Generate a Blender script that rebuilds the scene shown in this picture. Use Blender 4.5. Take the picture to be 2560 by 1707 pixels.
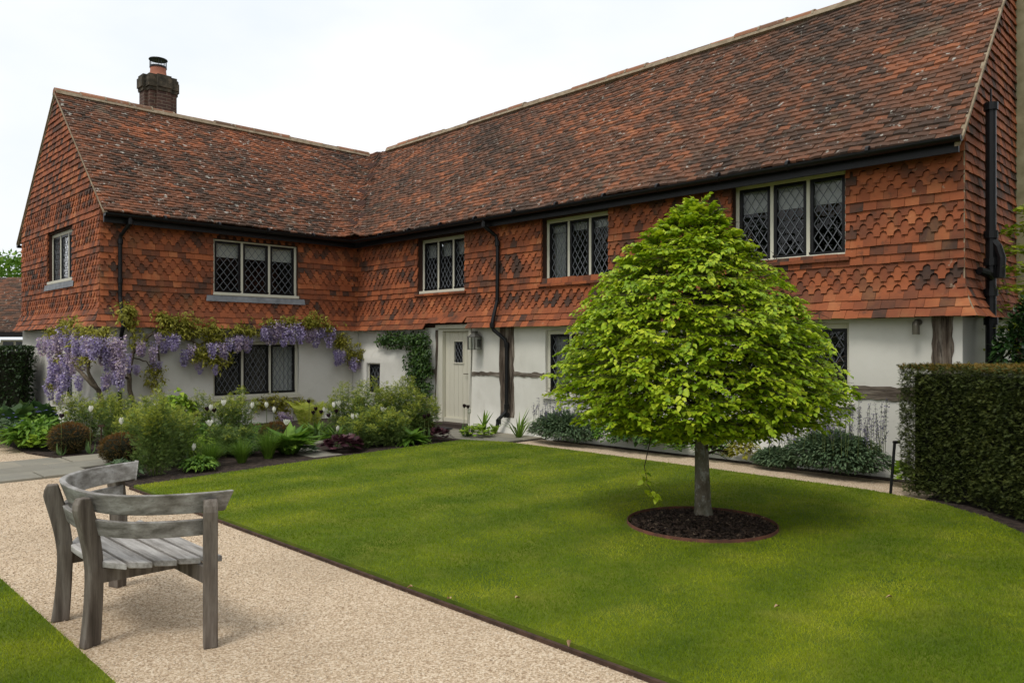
import bpy, math, random
import numpy as np
from mathutils import Vector, Matrix
for o in list(bpy.data.objects): bpy.data.objects.remove(o)
random.seed(11); rng = np.random.default_rng(11)
SC = bpy.context.scene
R2 = math.sqrt(2)
# ------------------------------------------------------------------ camera, sky, sun, exposure
FPX, HOR, EYE = 1920.0, 865.0, 1.6
cam_d = bpy.data.cameras.new("camera"); cam = bpy.data.objects.new("camera", cam_d)
SC.collection.objects.link(cam); SC.camera = cam
cam.location = (0, 0, EYE); cam.rotation_euler = (math.radians(90), 0, 0)
cam_d.sensor_width = 36; cam_d.lens = 27.0; cam_d.shift_y = (HOR - 853.5) / 2560
cam_d.clip_start = .05; cam_d.clip_end = 3000
SUN_EL, SUN_AZ = math.radians(58), math.radians(215)      # azimuth clockwise from +Y: behind the camera, a little to the left
world = bpy.data.worlds.new("World"); SC.world = world; world.use_nodes = True
wt = world.node_tree; wt.nodes.clear()
wo = wt.nodes.new('ShaderNodeOutputWorld'); bg = wt.nodes.new('ShaderNodeBackground')
sky = wt.nodes.new('ShaderNodeTexSky'); sky.sky_type = 'NISHITA'; sky.sun_disc = False
sky.sun_elevation = SUN_EL; sky.sun_rotation = SUN_AZ; sky.dust_density = 6; sky.air_density = 1.2
hs = wt.nodes.new('ShaderNodeHueSaturation'); hs.inputs['Saturation'].default_value = .3
tc = wt.nodes.new('ShaderNodeTexCoord'); mp = wt.nodes.new('ShaderNodeMapping'); mp.inputs['Scale'].default_value = (1, 1, 2.2)
nz = wt.nodes.new('ShaderNodeTexNoise'); nz.inputs['Scale'].default_value = 2.0; nz.inputs['Detail'].default_value = 5; nz.inputs['Roughness'].default_value = .5
rp = wt.nodes.new('ShaderNodeValToRGB')
rp.color_ramp.elements[0].position = .36; rp.color_ramp.elements[0].color = (.78, .84, .895, 1)
rp.color_ramp.elements[1].position = .62; rp.color_ramp.elements[1].color = (.96, .965, .98, 1)
sc_ = wt.nodes.new('ShaderNodeVectorMath'); sc_.operation = 'SCALE'; sc_.inputs['Scale'].default_value = 10.0
mx = wt.nodes.new('ShaderNodeMix'); mx.data_type = 'RGBA'; mx.inputs[0].default_value = .93     # a closed deck of thin cloud over the sky
L = wt.links.new
L(sky.outputs[0], hs.inputs['Color']); L(tc.outputs['Generated'], mp.inputs[0]); L(mp.outputs[0], nz.inputs['Vector'])
L(nz.outputs['Fac'], rp.inputs[0]); L(rp.outputs[0], sc_.inputs[0]); L(hs.outputs[0], mx.inputs[6]); L(sc_.outputs[0], mx.inputs[7])
L(mx.outputs[2], bg.inputs[0]); bg.inputs[1].default_value = .107; L(bg.outputs[0], wo.inputs[0])
sun_d = bpy.data.lights.new("sun", 'SUN'); sun_d.energy = 1.45; sun_d.angle = math.radians(18); sun_d.color = (1, .96, .9)
sun = bpy.data.objects.new("sun", sun_d); SC.collection.objects.link(sun)
sd = Vector((math.sin(SUN_AZ) * math.cos(SUN_EL), math.cos(SUN_AZ) * math.cos(SUN_EL), math.sin(SUN_EL)))
sun.rotation_euler = sd.to_track_quat('Z', 'Y').to_euler()
SC.view_settings.view_transform = 'Standard'; SC.view_settings.look = 'None'
SC.view_settings.exposure = 0.13; SC.view_settings.gamma = 1
SC.render.engine = 'CYCLES'
SC.cycles.use_denoising = True
SC.cycles.max_bounces = 6; SC.cycles.diffuse_bounces = 3; SC.cycles.glossy_bounces = 3; SC.cycles.transparent_max_bounces = 8
SC.cycles.caustics_reflective = False; SC.cycles.caustics_refractive = False

# ------------------------------------------------------------------ object helpers
C = SC.collection
def tag(o, label=None, cat=None, group=None, kind=None):
    if label: o['label'] = label
    if cat: o['category'] = cat
    if group: o['group'] = group
    if kind: o['kind'] = kind
    return o
def empty(name, loc=(0, 0, 0), rz=0, parent=None):
    o = bpy.data.objects.new(name, None); C.objects.link(o); o.location = loc; o.rotation_euler = (0, 0, rz)
    o.empty_display_size = .1
    if parent: o.parent = parent
    return o
def link_mesh(name, me, m, parent=None, smooth=False):
    me.materials.append(m)
    o = bpy.data.objects.new(name, me); C.objects.link(o)
    if parent: o.parent = parent
    if smooth: me.polygons.foreach_set('use_smooth', np.ones(len(me.polygons), dtype=bool))
    return o
def np_mesh(name, V, F, m, parent=None, smooth=False):
    """V (n,3) float, F (k,3|4) int"""
    V = np.ascontiguousarray(V, dtype=np.float32); F = np.ascontiguousarray(F, dtype=np.int32)
    me = bpy.data.meshes.new(name); s = F.shape[1]
    me.vertices.add(len(V)); me.vertices.foreach_set('co', V.ravel())
    me.loops.add(F.size); me.loops.foreach_set('vertex_index', F.ravel())
    me.polygons.add(len(F)); me.polygons.foreach_set('loop_start', np.arange(0, F.size, s, dtype=np.int32))
    me.update(calc_edges=True); me.validate()
    return link_mesh(name, me, m, parent, smooth)
class MB:
    def __init__(s): s.v = []; s.f = []
    def add(s, V, F):
        n = len(s.v); s.v.extend([tuple(map(float, p)) for p in V]); s.f.extend([tuple(int(i) + n for i in f) for f in F]); return s
    def box(s, x0, x1, y0, y1, z0, z1, fn=None):
        P = [(x, y, z) for z in (z0, z1) for y in (y0, y1) for x in (x0, x1)]
        if fn: P = [fn(*p) for p in P]
        return s.add(P, [(0, 2, 3, 1), (4, 5, 7, 6), (0, 1, 5, 4), (2, 6, 7, 3), (0, 4, 6, 2), (1, 3, 7, 5)])
    def tube(s, pts, rad, n=8, cap=True):
        pts = [Vector(p) for p in pts]
        if not hasattr(rad, '__len__'): rad = [rad] * len(pts)
        V = []; F = []; up = None
        for i, p in enumerate(pts):
            t = (pts[min(i + 1, len(pts) - 1)] - pts[max(i - 1, 0)]).normalized()
            if up is None:
                up = Vector((0, 0, 1)) if abs(t.z) < .9 else Vector((1, 0, 0))
            a = t.cross(up).normalized(); up = a.cross(t).normalized()
            for k in range(n):
                th = 2 * math.pi * k / n
                V.append(p + (a * math.cos(th) + up * math.sin(th)) * rad[i])
        for i in range(len(pts) - 1):
            for k in range(n):
                k2 = (k + 1) % n
                F.append((i * n + k, i * n + k2, (i + 1) * n + k2, (i + 1) * n + k))
        if cap:
            F.append(tuple(range(n))[::-1]); F.append(tuple((len(pts) - 1) * n + k for k in range(n)))
        return s.add(V, F)
    def lathe(s, prof, n=16, c=(0, 0, 0)):
        V = []; F = []
        for r, z in prof:
            for k in range(n):
                th = 2 * math.pi * k / n; V.append((c[0] + r * math.cos(th), c[1] + r * math.sin(th), c[2] + z))
        for i in range(len(prof) - 1):
            for k in range(n):
                k2 = (k + 1) % n; F.append((i * n + k, i * n + k2, (i + 1) * n + k2, (i + 1) * n + k))
        return s.add(V, F)
    def prism(s, poly, z0, z1, fn=None):
        n = len(poly); P = [(x, y, z0) for x, y in poly] + [(x, y, z1) for x, y in poly]
        if fn: P = [fn(*p) for p in P]
        return s.add(P, [tuple(range(n))[::-1], tuple(range(n, 2 * n))] + [(i, (i + 1) % n, n + (i + 1) % n, n + i) for i in range(n)])
    def build(s, name, m, parent=None, smooth=False):
        me = bpy.data.meshes.new(name); me.from_pydata(s.v, [], s.f); me.update()
        return link_mesh(name, me, m, parent, smooth)
def bevel(o, w=.006, seg=2):
    md = o.modifiers.new('bevel', 'BEVEL'); md.width = w; md.segments = seg; md.limit_method = 'ANGLE'; md.angle_limit = math.radians(40)
    return o

# ------------------------------------------------------------------ materials
def mat(name, stops, fac='island', scale=5.0, nmix=0.0, stretch=(1, 1, 1), rough=.8, spec=.3, bump=None, transl=0.0, overlays=(), detail=4, metal=0.0):
    m = bpy.data.materials.new(name); m.use_nodes = True; nt = m.node_tree; N = nt.nodes; K = nt.links.new
    p = N['Principled BSDF']; out = N['Material Output']
    p.inputs['Roughness'].default_value = rough; p.inputs['Specular IOR Level'].default_value = spec; p.inputs['Metallic'].default_value = metal
    tcn = N.new('ShaderNodeTexCoord')
    def noise(sc, st=(1, 1, 1), det=4, rng_=(.32, .68), off=0.0):
        mpn = N.new('ShaderNodeMapping'); mpn.inputs['Scale'].default_value = st; mpn.inputs['Location'].default_value = (off, off * .7, off * 1.3)
        K(tcn.outputs['Object'], mpn.inputs[0])
        n = N.new('ShaderNodeTexNoise'); n.inputs['Scale'].default_value = sc; n.inputs['Detail'].default_value = det; n.inputs['Roughness'].default_value = .6
        K(mpn.outputs[0], n.inputs['Vector'])
        r = N.new('ShaderNodeMapRange'); r.inputs[1].default_value = rng_[0]; r.inputs[2].default_value = rng_[1]
        K(n.outputs['Fac'], r.inputs[0]); return r.outputs[0]
    if len(stops) == 1:
        col = N.new('ShaderNodeRGB'); col.outputs[0].default_value = (*stops[0][1], 1); cout = col.outputs[0]
    else:
        rampn = N.new('ShaderNodeValToRGB'); cr = rampn.color_ramp
        while len(cr.elements) < len(stops): cr.elements.new(.5)
        for e, (ps, c_) in zip(cr.elements, stops): e.position = ps; e.color = (*c_, 1)
        if fac == 'noise': f = noise(scale, stretch, detail)
        else:
            g = N.new('ShaderNodeNewGeometry'); f = g.outputs['Random Per Island']
            if nmix > 0:
                x = N.new('ShaderNodeMix'); x.inputs[0].default_value = nmix; K(f, x.inputs[2]); K(noise(scale, stretch, detail), x.inputs[3]); f = x.outputs[0]
        K(f, rampn.inputs[0]); cout = rampn.outputs[0]
    for i, (c_, sc, lo, hi, amt, st) in enumerate(overlays):
        x = N.new('ShaderNodeMix'); x.data_type = 'RGBA'
        mlt = N.new('ShaderNodeMath'); mlt.operation = 'MULTIPLY'; mlt.inputs[1].default_value = amt
        K(noise(sc, st, 5, (lo, hi), 3.7 * (i + 1)), mlt.inputs[0]); K(mlt.outputs[0], x.inputs[0])
        K(cout, x.inputs[6]); x.inputs[7].default_value = (*c_, 1); cout = x.outputs[2]
    K(cout, p.inputs['Base Color'])
    if bump:
        b = N.new('ShaderNodeBump'); b.inputs['Strength'].default_value = bump[1]; b.inputs['Distance'].default_value = bump[2] if len(bump) > 2 else .01
        K(noise(bump[0], bump[3] if len(bump) > 3 else (1, 1, 1), 6, (0, 1), 1.1), b.inputs['Height']); K(b.outputs[0], p.inputs['Normal'])
    if transl > 0:
        t = N.new('ShaderNodeBsdfTranslucent'); K(cout, t.inputs[0]); x = N.new('ShaderNodeMixShader'); x.inputs[0].default_value = transl
        K(p.outputs[0], x.inputs[1]); K(t.outputs[0], x.inputs[2]); K(x.outputs[0], out.inputs[0])
    return m
def flat(name, c, rough=.6, spec=.3, metal=0.0, **kw): return mat(name, [(0, c)], rough=rough, spec=spec, metal=metal, **kw)

M = {}
LICH = (.50, .49, .43)
M['roof_tile'] = mat('roof_tile', [(0, (.032, .024, .019)), (.25, (.066, .042, .030)), (.5, (.115, .060, .038)), (.72, (.17, .072, .040)), (.88, (.27, .098, .046)), (1, (.34, .14, .065))],
    nmix=.42, scale=.55, rough=.85, spec=.2, bump=(40, .5, .004),
    overlays=[((.030, .026, .022), 2.3, .55, .75, .6, (1, 1, 1)), (LICH, 9, .640, .68, .65, (1, 1, 1)), (LICH, 26, .645, .69, .55, (1, 1, 1)), ((.24, .22, .16), 1.3, .60, .72, .22, (1, 1, 1)), ((.12, .105, .05), 3, .6, .8, .4, (1, 1, 1))])
M['wing_roof_tile'] = mat('wing_roof_tile', [(0, (.032, .024, .019)), (.25, (.070, .042, .029)), (.48, (.13, .060, .036)), (.72, (.20, .078, .040)), (.9, (.31, .105, .047)), (1, (.36, .14, .062))],
    nmix=.42, scale=.6, rough=.85, spec=.2, bump=(40, .5, .004),
    overlays=[((.030, .026, .022), 2.1, .55, .75, .6, (1, 1, 1)), (LICH, 8, .615, .66, .75, (1, 1, 1)), (LICH, 24, .63, .68, .65, (1, 1, 1)), ((.26, .24, .18), 1.3, .58, .72, .25, (1, 1, 1)), ((.12, .105, .05), 3, .6, .8, .4, (1, 1, 1))])
M['wall_tile'] = mat('wall_tile', [(0, (.040, .030, .026)), (.16, (.075, .042, .030)), (.3, (.165, .058, .030)), (.55, (.27, .080, .034)), (.8, (.37, .11, .042)), (1, (.48, .19, .08))],
    nmix=.34, scale=1.5, rough=.82, spec=.25, bump=(55, .4, .003),
    overlays=[((.085, .042, .026), 1.6, .50, .74, .45, (1, 1, 2.2)), ((.06, .036, .026), 6.5, .58, .70, .55, (1, 1, 1)), ((.34, .17, .07), 3.1, .56, .74, .35, (1, 1, .4)), ((.42, .36, .26), 8, .68, .74, .5, (1, 1, 1))])
M['batten'] = flat('batten', (.05, .022, .015), .9)
M['ridge'] = mat('ridge', [(0, (.13, .08, .05)), (.5, (.24, .11, .06)), (1, (.33, .15, .08))], rough=.85, overlays=[(LICH, 9, .58, .72, .6, (1, 1, 1))], bump=(40, .4, .004))
M['mortar'] = mat('mortar', [(0, (.20, .15, .095)), (1, (.36, .29, .20))], fac='noise', scale=8, rough=.95, bump=(60, .5, .004))
M['plaster'] = mat('plaster', [(0, (.63, .61, .54)), (.5, (.69, .67, .60)), (1, (.72, .70, .635))], fac='noise', scale=1.3, rough=.9, spec=.2, bump=(14, .22, .008),
    overlays=[((.52, .50, .43), 1.1, .56, .78, .4, (1, 1, .35)), ((.44, .41, .33), 3.4, .62, .78, .35, (1, 1, .5)), ((.40, .38, .32), 18, .66, .72, .25, (1, 1, 1))])
M['cream'] = flat('cream', (.60, .575, .47), .55)
M['door_paint'] = flat('door_paint', (.60, .57, .46), .5)
M['black_iron'] = mat('black_iron', [(0, (.0045, .0045, .005)), (1, (.008, .008, .009))], fac='noise', scale=12, rough=.42, spec=.28)
M['lead'] = flat('lead', (.16, .17, .185), .55, .4)
M['lead_sheet'] = mat('lead_sheet', [(0, (.16, .17, .185)), (1, (.27, .28, .30))], fac='noise', scale=6, rough=.6)
M['blind'] = flat('blind', (.62, .61, .57), .9)
M['curtain'] = flat('curtain', (.55, .54, .52), .95)
M['inside'] = flat('inside', (.045, .038, .032), .95)
M['timber'] = mat('timber', [(0, (.045, .030, .020)), (.5, (.13, .10, .075)), (1, (.26, .225, .18))], fac='noise', scale=5, stretch=(3, 3, .35), rough=.9, overlays=[((.018, .012, .009), 12, .54, .64, .75, (3, 3, .3))], bump=(24, .9, .012, (3, 3, .25)))
M['timber_flat'] = mat('timber_flat', [(0, (.055, .04, .03)), (.5, (.16, .13, .10)), (1, (.28, .245, .20))], fac='noise', scale=5, stretch=(.35, .35, 3), rough=.9, overlays=[((.02, .014, .010), 12, .54, .64, .75, (.3, .3, 3))], bump=(24, .9, .012, (.25, .25, 3)))
M['terracotta'] = mat('terracotta', [(0, (.32, .12, .075)), (1, (.44, .18, .11))], fac='noise', scale=5, rough=.85)
M['moss_stone'] = mat('moss_stone', [(0, (.022, .020, .015)), (.6, (.07, .058, .04)), (1, (.13, .10, .07))], fac='noise', scale=7, rough=.95, bump=(30, .6, .01))
def brick(name, c1, c2, mortar, bw=.215, rh=.075):
    m = bpy.data.materials.new(name); m.use_nodes = True; nt = m.node_tree; N = nt.nodes; K = nt.links.new; p = N['Principled BSDF']
    t = N.new('ShaderNodeTexCoord'); s = N.new('ShaderNodeSeparateXYZ'); K(t.outputs['Object'], s.inputs[0])
    a = N.new('ShaderNodeMath'); K(s.outputs[0], a.inputs[0]); K(s.outputs[1], a.inputs[1]); c = N.new('ShaderNodeCombineXYZ'); K(a.outputs[0], c.inputs[0]); K(s.outputs[2], c.inputs[1])
    b = N.new('ShaderNodeTexBrick'); K(c.outputs[0], b.inputs['Vector']); b.inputs['Color1'].default_value = (*c1, 1); b.inputs['Color2'].default_value = (*c2, 1); b.inputs['Mortar'].default_value = (*mortar, 1)
    b.inputs['Scale'].default_value = 1; b.inputs['Brick Width'].default_value = bw; b.inputs['Row Height'].default_value = rh; b.inputs['Mortar Size'].default_value = .007
    n = N.new('ShaderNodeTexNoise'); n.inputs['Scale'].default_value = 9; K(t.outputs['Object'], n.inputs['Vector'])
    x = N.new('ShaderNodeMix'); x.data_type = 'RGBA'; x.blend_type = 'MULTIPLY'; x.inputs[0].default_value = .6; K(b.outputs[0], x.inputs[6]); K(n.outputs['Fac'], x.inputs[7])
    bp = N.new('ShaderNodeBump'); bp.inputs['Strength'].default_value = .6; bp.inputs['Distance'].default_value = .008; bp.invert = True; K(b.outputs['Fac'], bp.inputs['Height']); K(bp.outputs[0], p.inputs['Normal'])
    K(x.outputs[2], p.inputs['Base Color']); p.inputs['Roughness'].default_value = .9; return m
M['brick'] = brick('brick', (.13, .06, .04), (.08, .04, .03), (.22, .17, .12))
def glass_mat():
    m = bpy.data.materials.new('glass'); m.use_nodes = True; nt = m.node_tree; N = nt.nodes; K = nt.links.new; N.remove(N['Principled BSDF'])
    f = N.new('ShaderNodeFresnel'); f.inputs[0].default_value = 1.5
    a = N.new('ShaderNodeBsdfTransparent'); a.inputs[0].default_value = (.8, .83, .82, 1); g = N.new('ShaderNodeBsdfGlossy'); g.inputs['Roughness'].default_value = .02
    t = N.new('ShaderNodeTexCoord'); n = N.new('ShaderNodeTexNoise'); n.inputs['Scale'].default_value = 7; K(t.outputs['Object'], n.inputs['Vector'])
    b = N.new('ShaderNodeBump'); b.inputs['Strength'].default_value = .22; b.inputs['Distance'].default_value = .03; K(n.outputs['Fac'], b.inputs['Height']); K(b.outputs[0], g.inputs['Normal'])
    x = N.new('ShaderNodeMixShader'); K(f.outputs[0], x.inputs[0]); K(a.outputs[0], x.inputs[1]); K(g.outputs[0], x.inputs[2]); K(x.outputs[0], N['Material Output'].inputs[0]); return m
M['glass'] = glass_mat()

# ------------------------------------------------------------------ the house (built in its own axes: x along the long range, y into it)
house = tag(empty('house', (-3.58, 17.86, 0), math.radians(-45)),
            'L-shaped old house with mossy red clay tile roofs, tile-hung upper storey and white plaster below', 'house')
UL, VD, WW, WL_ = 12.53, 4.8, 5.54, 5.5          # long range length, depth; wing width, length
ZT, ZE = 1.95, 4.02                              # bottom of the tile hanging, eaves
def p_main(a, z, o): return (a, -o, z)
def p_wing(a, z, o): return (o, -a, z)
def p_gable(a, z, o): return (-a, -WL_ - o, z)
def p_end(a, z, o): return (UL + o, a, z)
def h2w(x, y, z):                                # house axes -> world
    return (-3.58 + (x + y) / R2, 17.86 + (-x + y) / R2, z)
def pbox(mb, pl, a0, a1, z0, z1, o0, o1): return mb.box(a0, a1, z0, z1, o0, o1, lambda a, z, o: pl(a, z, o))
def tanm(u): return 1.085 + .0035 * u
TANW = .92
def sag(u, v): return .012 * math.sin(u * 1.9 + 1.3 * math.sin(v * 1.2)) + .010 * math.sin(u * .83 + v * 2.1 + 1.0)
def zroof(u, v):
    zm = ZE + tanm(u) * (v + .3); zw = ZE + TANW * (.3 - u); d = zm - zw
    return .5 * (zm + zw) + .5 * math.sqrt(d * d + .05) + sag(u, v)

# openings: (a0, a1, z0, z1)
W1 = (2.27, 3.77, 2.70, 3.84); W2 = (5.84, 7.34, 2.71, 3.86); W3 = (9.57, 11.19, 2.76, 3.92)
L1 = (5.91, 7.45, .72, 1.88); L2 = (9.62, 11.23, .86, 1.90)
DOOR = (2.95, 3.95, .0, 1.95); SMALL = (.53, 1.06, .50, 1.22)
WU = (1.56, 3.44, 2.63, 3.76); WLO = (1.53, 3.43, .54, 1.70); GU = (1.64, 3.39, 2.90, 3.96); GL = (1.75, 3.05, .52, 1.45)

def wall_panel(name, pl, a0, a1, z0, z1, ops, m, offf=None, depth=.18, step=.14, parent=house, smooth=False):
    A = sorted(set(list(np.round(np.linspace(a0, a1, max(2, int((a1 - a0) / step) + 1)), 4)) + [x for o in ops for x in o[:2] if a0 < x < a1]))
    Z = sorted(set(list(np.round(np.linspace(z0, z1, max(2, int((z1 - z0) / step) + 1)), 4)) + [x for o in ops for x in o[2:] if z0 < x < z1]))
    mb = MB(); idx = {}
    f = offf or (lambda a, z: 0)
    for i, a in enumerate(A):
        for j, z in enumerate(Z): idx[i, j] = len(mb.v); mb.v.append(pl(a, z, f(a, z)))
    for i in range(len(A) - 1):
        for j in range(len(Z) - 1):
            ca, cz = (A[i] + A[i + 1]) / 2, (Z[j] + Z[j + 1]) / 2
            if any(o[0] < ca < o[1] and o[2] < cz < o[3] for o in ops): continue
            mb.f.append((idx[i, j], idx[i + 1, j], idx[i + 1, j + 1], idx[i, j + 1]))
    ob = mb.build(name, m, parent, smooth=True)
    for o in ops:
        rv = MB(); q = [(o[0], o[2]), (o[1], o[2]), (o[1], o[3]), (o[0], o[3])]
        rv.add([pl(x, z, f(x, z)) for x, z in q] + [pl(x, z, -depth) for x, z in q], [(k, (k + 1) % 4, 4 + (k + 1) % 4, 4 + k) for k in range(4)])
        rv.build('reveal', m, ob)
    return ob
def pl_off(seed, lo=-9, hi=99):
    def f(a, z):
        b = .11 * max(0, 1 - z / .42) ** 1.6 * max(0, min(1, (a - lo) / .5, (hi - a) / .5))
        if lo < -5 and seed < 1: b += .13 / (1 + math.exp((a - 1.72) / .045)) / (1 + math.exp((z - 1.47) / .04))
        return b + .012 * math.sin(a * 2.1 + seed) * math.sin(z * 2.7 + seed) + .008 * math.sin(a * 4.7 + z * 3.1 + seed)
    return f
offM, offW, offG, offE = pl_off(.3, -9, UL), pl_off(1.7, -9, WL_), pl_off(2.9, 0, WW), pl_off(4.1, 0, VD)
wall_panel('plaster_wall', p_main, 0, UL, -.1, ZT + .03, [L1, L2, DOOR, SMALL], M['plaster'], offM)
wall_panel('plaster_wall', p_wing, 0, WL_, -.1, ZT + .03, [WLO], M['plaster'], offW)
wall_panel('plaster_wall', p_gable, 0, WW, -.1, ZT + .03, [GL], M['plaster'], offG)
wall_panel('plaster_wall', p_end, 0, VD, -.1, ZT + .03, [], M['plaster'], offE)
back = MB()                                        # rear walls, floors: they close the rooms behind the glass
back.box(-WW, UL, VD - .05, VD, -.1, ZE + .1); back.box(-WW, -WW + .05, -WL_, VD, -.1, ZE + .1)
back.box(-WW + .06, UL - .3, .2, VD - .06, 1.93, 2.02); back.box(-WW + .06, -.2, -WL_ + .2, .2, 1.93, 2.02)
back.box(4.35, 4.45, .25, VD - .06, 0, 3.95); back.box(8.3, 8.4, .25, VD - .06, 0, 3.95); back.box(-.15, -.05, .25, VD - .06, 0, 3.95)
back.build('inner_wall', M['inside'], house)
wall_panel('tile_backing', p_main, 0, UL, ZT, ZE + .15, [W1, W2, W3], M['batten'], step=1, depth=.14)
wall_panel('tile_backing', p_wing, 0, WL_, ZT, ZE + .15, [WU], M['batten'], step=1, depth=.14)
wall_panel('tile_backing', p_gable, 0, WW, ZT, ZE, [GU], M['batten'], step=1, depth=.14)
wall_panel('tile_backing', p_end, 0, VD, ZT, ZE, [], M['batten'], step=1)
g = MB(); g.add([p_gable(0, ZE, 0), p_gable(WW, ZE, 0), p_gable(WW / 2, ZE + TANW * 2.95, 0)], [(0, 1, 2)]); g.build('tile_backing', M['batten'], house); g = MB()
g.add([p_end(0, ZE, 0), p_end(VD, ZE, 0), p_end(2.4, ZE + 1.13 * 2.55, 0)], [(0, 1, 2)]); g.build('tile_backing', M['batten'], house)

# ---- hanging tiles
def kick(z): return .17 * max(0, (2.42 - z) / .47) ** 1.7
def tile_wall(name, pl, a0, a1, ops, pattern, gauge=.1135, width=.165, slope=None, ztop=ZE, skipdoor=None, seed=0, x0=0, x1=0):
    rd = random.Random(seed); mb = MB(); rows = int((ztop - ZT) / gauge) + 1
    for r in range(rows):
        zb = ZT + r * gauge; zt = zb + gauge * 1.5; orn = pattern[r] == 'O' if r < len(pattern) else False
        e = kick(zb) + .03; b0, b1 = a0 - e * x0, a1 + e * x1; a = a0 - width - (width / 2 if r % 2 else 0)
        while a < b1 - .005:
            al, ar = max(a, b0), min(a + width - .003, b1); a += width
            if ar - al < .02: continue
            zc = zb + gauge * .5; cut = False
            segs = [(al, ar)]
            for o in ops:
                if o[2] - .02 < zc < o[3] + .02:
                    n2 = []
                    for (x, y) in segs:
                        if y <= o[0] or x >= o[1]: n2.append((x, y))
                        else:
                            cut = True
                            if x < o[0] - .02: n2.append((x, o[0]))
                            if y > o[1] + .02: n2.append((o[1], y))
                    segs = n2
            for (x, y) in segs:
                jz = rd.uniform(-.006, .005); jo = rd.uniform(0, .009); jt = rd.uniform(-.006, .006); full = (y - x) > width * .93 and not cut
                w = y - x; c = (x + y) / 2
                if skipdoor and r == 0 and skipdoor[0] < c < skipdoor[1]: continue
                lift = .07 if skipdoor and r == 1 and skipdoor[0] < c < skipdoor[1] else 0
                if orn and full:
                    k = w; P = [(-.235 * k, 0), (.235 * k, 0), (.235 * k, .16 * k)]
                    P += [((.5 - .265 * math.cos(t)) * k, (.16 + .27 * math.sin(t)) * k) for t in (.5, 1.0, 1.35)]
                    P += [(.5 * k, .43 * k), (.5 * k, zt - zb), (-.5 * k, zt - zb), (-.5 * k, .43 * k)]
                    P += [(-(.5 - .265 * math.cos(t)) * k, (.16 + .27 * math.sin(t)) * k) for t in (1.35, 1.0, .5)] + [(-.235 * k, .16 * k)]
                else: P = [(-w / 2, 0), (w / 2, 0), (w / 2, zt - zb), (-w / 2, zt - zb)]
                poly = [(c + px, zb + jz + pz + jt * px / width) for px, pz in P]
                if slope is not None:
                    s2 = []                                    # trim by the roof line on both sides
                    for side in slope:
                        inp = poly if not s2 else s2; o_ = []
                        for i in range(len(inp)):
                            A_, B_ = inp[i], inp[(i + 1) % len(inp)]; da, db = side(*A_), side(*B_)
                            if da >= 0: o_.append(A_)
                            if (da >= 0) != (db >= 0): t = da / (da - db); o_.append((A_[0] + t * (B_[0] - A_[0]), A_[1] + t * (B_[1] - A_[1])))
                        s2 = o_
                        if len(s2) < 3: break
                    poly = s2
                    if len(poly) < 3: continue
                poly = [(min(max(p[0], a0 - x0 * (kick(p[1]) + .03)), a1 + x1 * (kick(p[1]) + .03)), p[1]) for p in poly]
                n = len(poly)
                def off(z, th): return kick(z) + .046 - .034 * (z - zb) / (zt - zb) + jo - th + lift * (1 - (z - zb) / (zt - zb))
                V = [pl(p[0], p[1], off(p[1], 0)) for p in poly] + [pl(p[0], p[1], off(p[1], .020)) for p in poly]
                mb.add(V, [tuple(range(n))] + [(i, (i + 1) % n, n + (i + 1) % n, n + i) for i in range(n)])
    return mb.build(name, M['wall_tile'], house)
PAT = 'PPPOOOPPPOOOPPOOOPP'
tile_wall('hung_tiles', p_main, .03, UL, [W1, W2, W3], PAT, skipdoor=(2.72, 3.98), seed=1, x1=1)
tile_wall('hung_tiles', p_wing, .03, WL_, [WU], 'PPPOOOPPPOOOPPOOOPP', seed=2, x1=1)
tile_wall('hung_tiles', p_gable, 0, WW, [GU], 'PPPOOOPPOOOOPPOOOOPPOOOPPPPPPPPPPPPPPPPPPPPPPP', ztop=6.9, seed=3, x0=.9,
          slope=[lambda a, z: ZE + TANW * (a + .3) - .10 - z, lambda a, z: ZE + TANW * (WW - a + .3) - .10 - z])
tile_wall('hung_tiles', p_end, 0, VD, [], 'P' * 60, ztop=7.1, seed=4, x0=.9,
          slope=[lambda a, z: ZE + 1.129 * (a + .3) - .12 - z, lambda a, z: ZE + 1.129 * (VD - a + .3) - .12 - z])
mm = MB(); V = []                                   # mortared corner line
for z in np.arange(ZT, 3.99, .05):
    k = kick(z)
    V += [(UL + k + .020, -k - .026, z), (UL + k + .033, -k - .026, z), (UL + k + .033, -k - .036, z), (UL + k + .020, -k - .036, z)]
n_ = len(V) // 4; mm.add(V, [(i * 4 + k, i * 4 + (k + 1) % 4, i * 4 + 4 + (k + 1) % 4, i * 4 + 4 + k) for i in range(n_ - 1) for k in range(4)]); mm.build('corner_mortar', M['mortar'], house)

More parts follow.
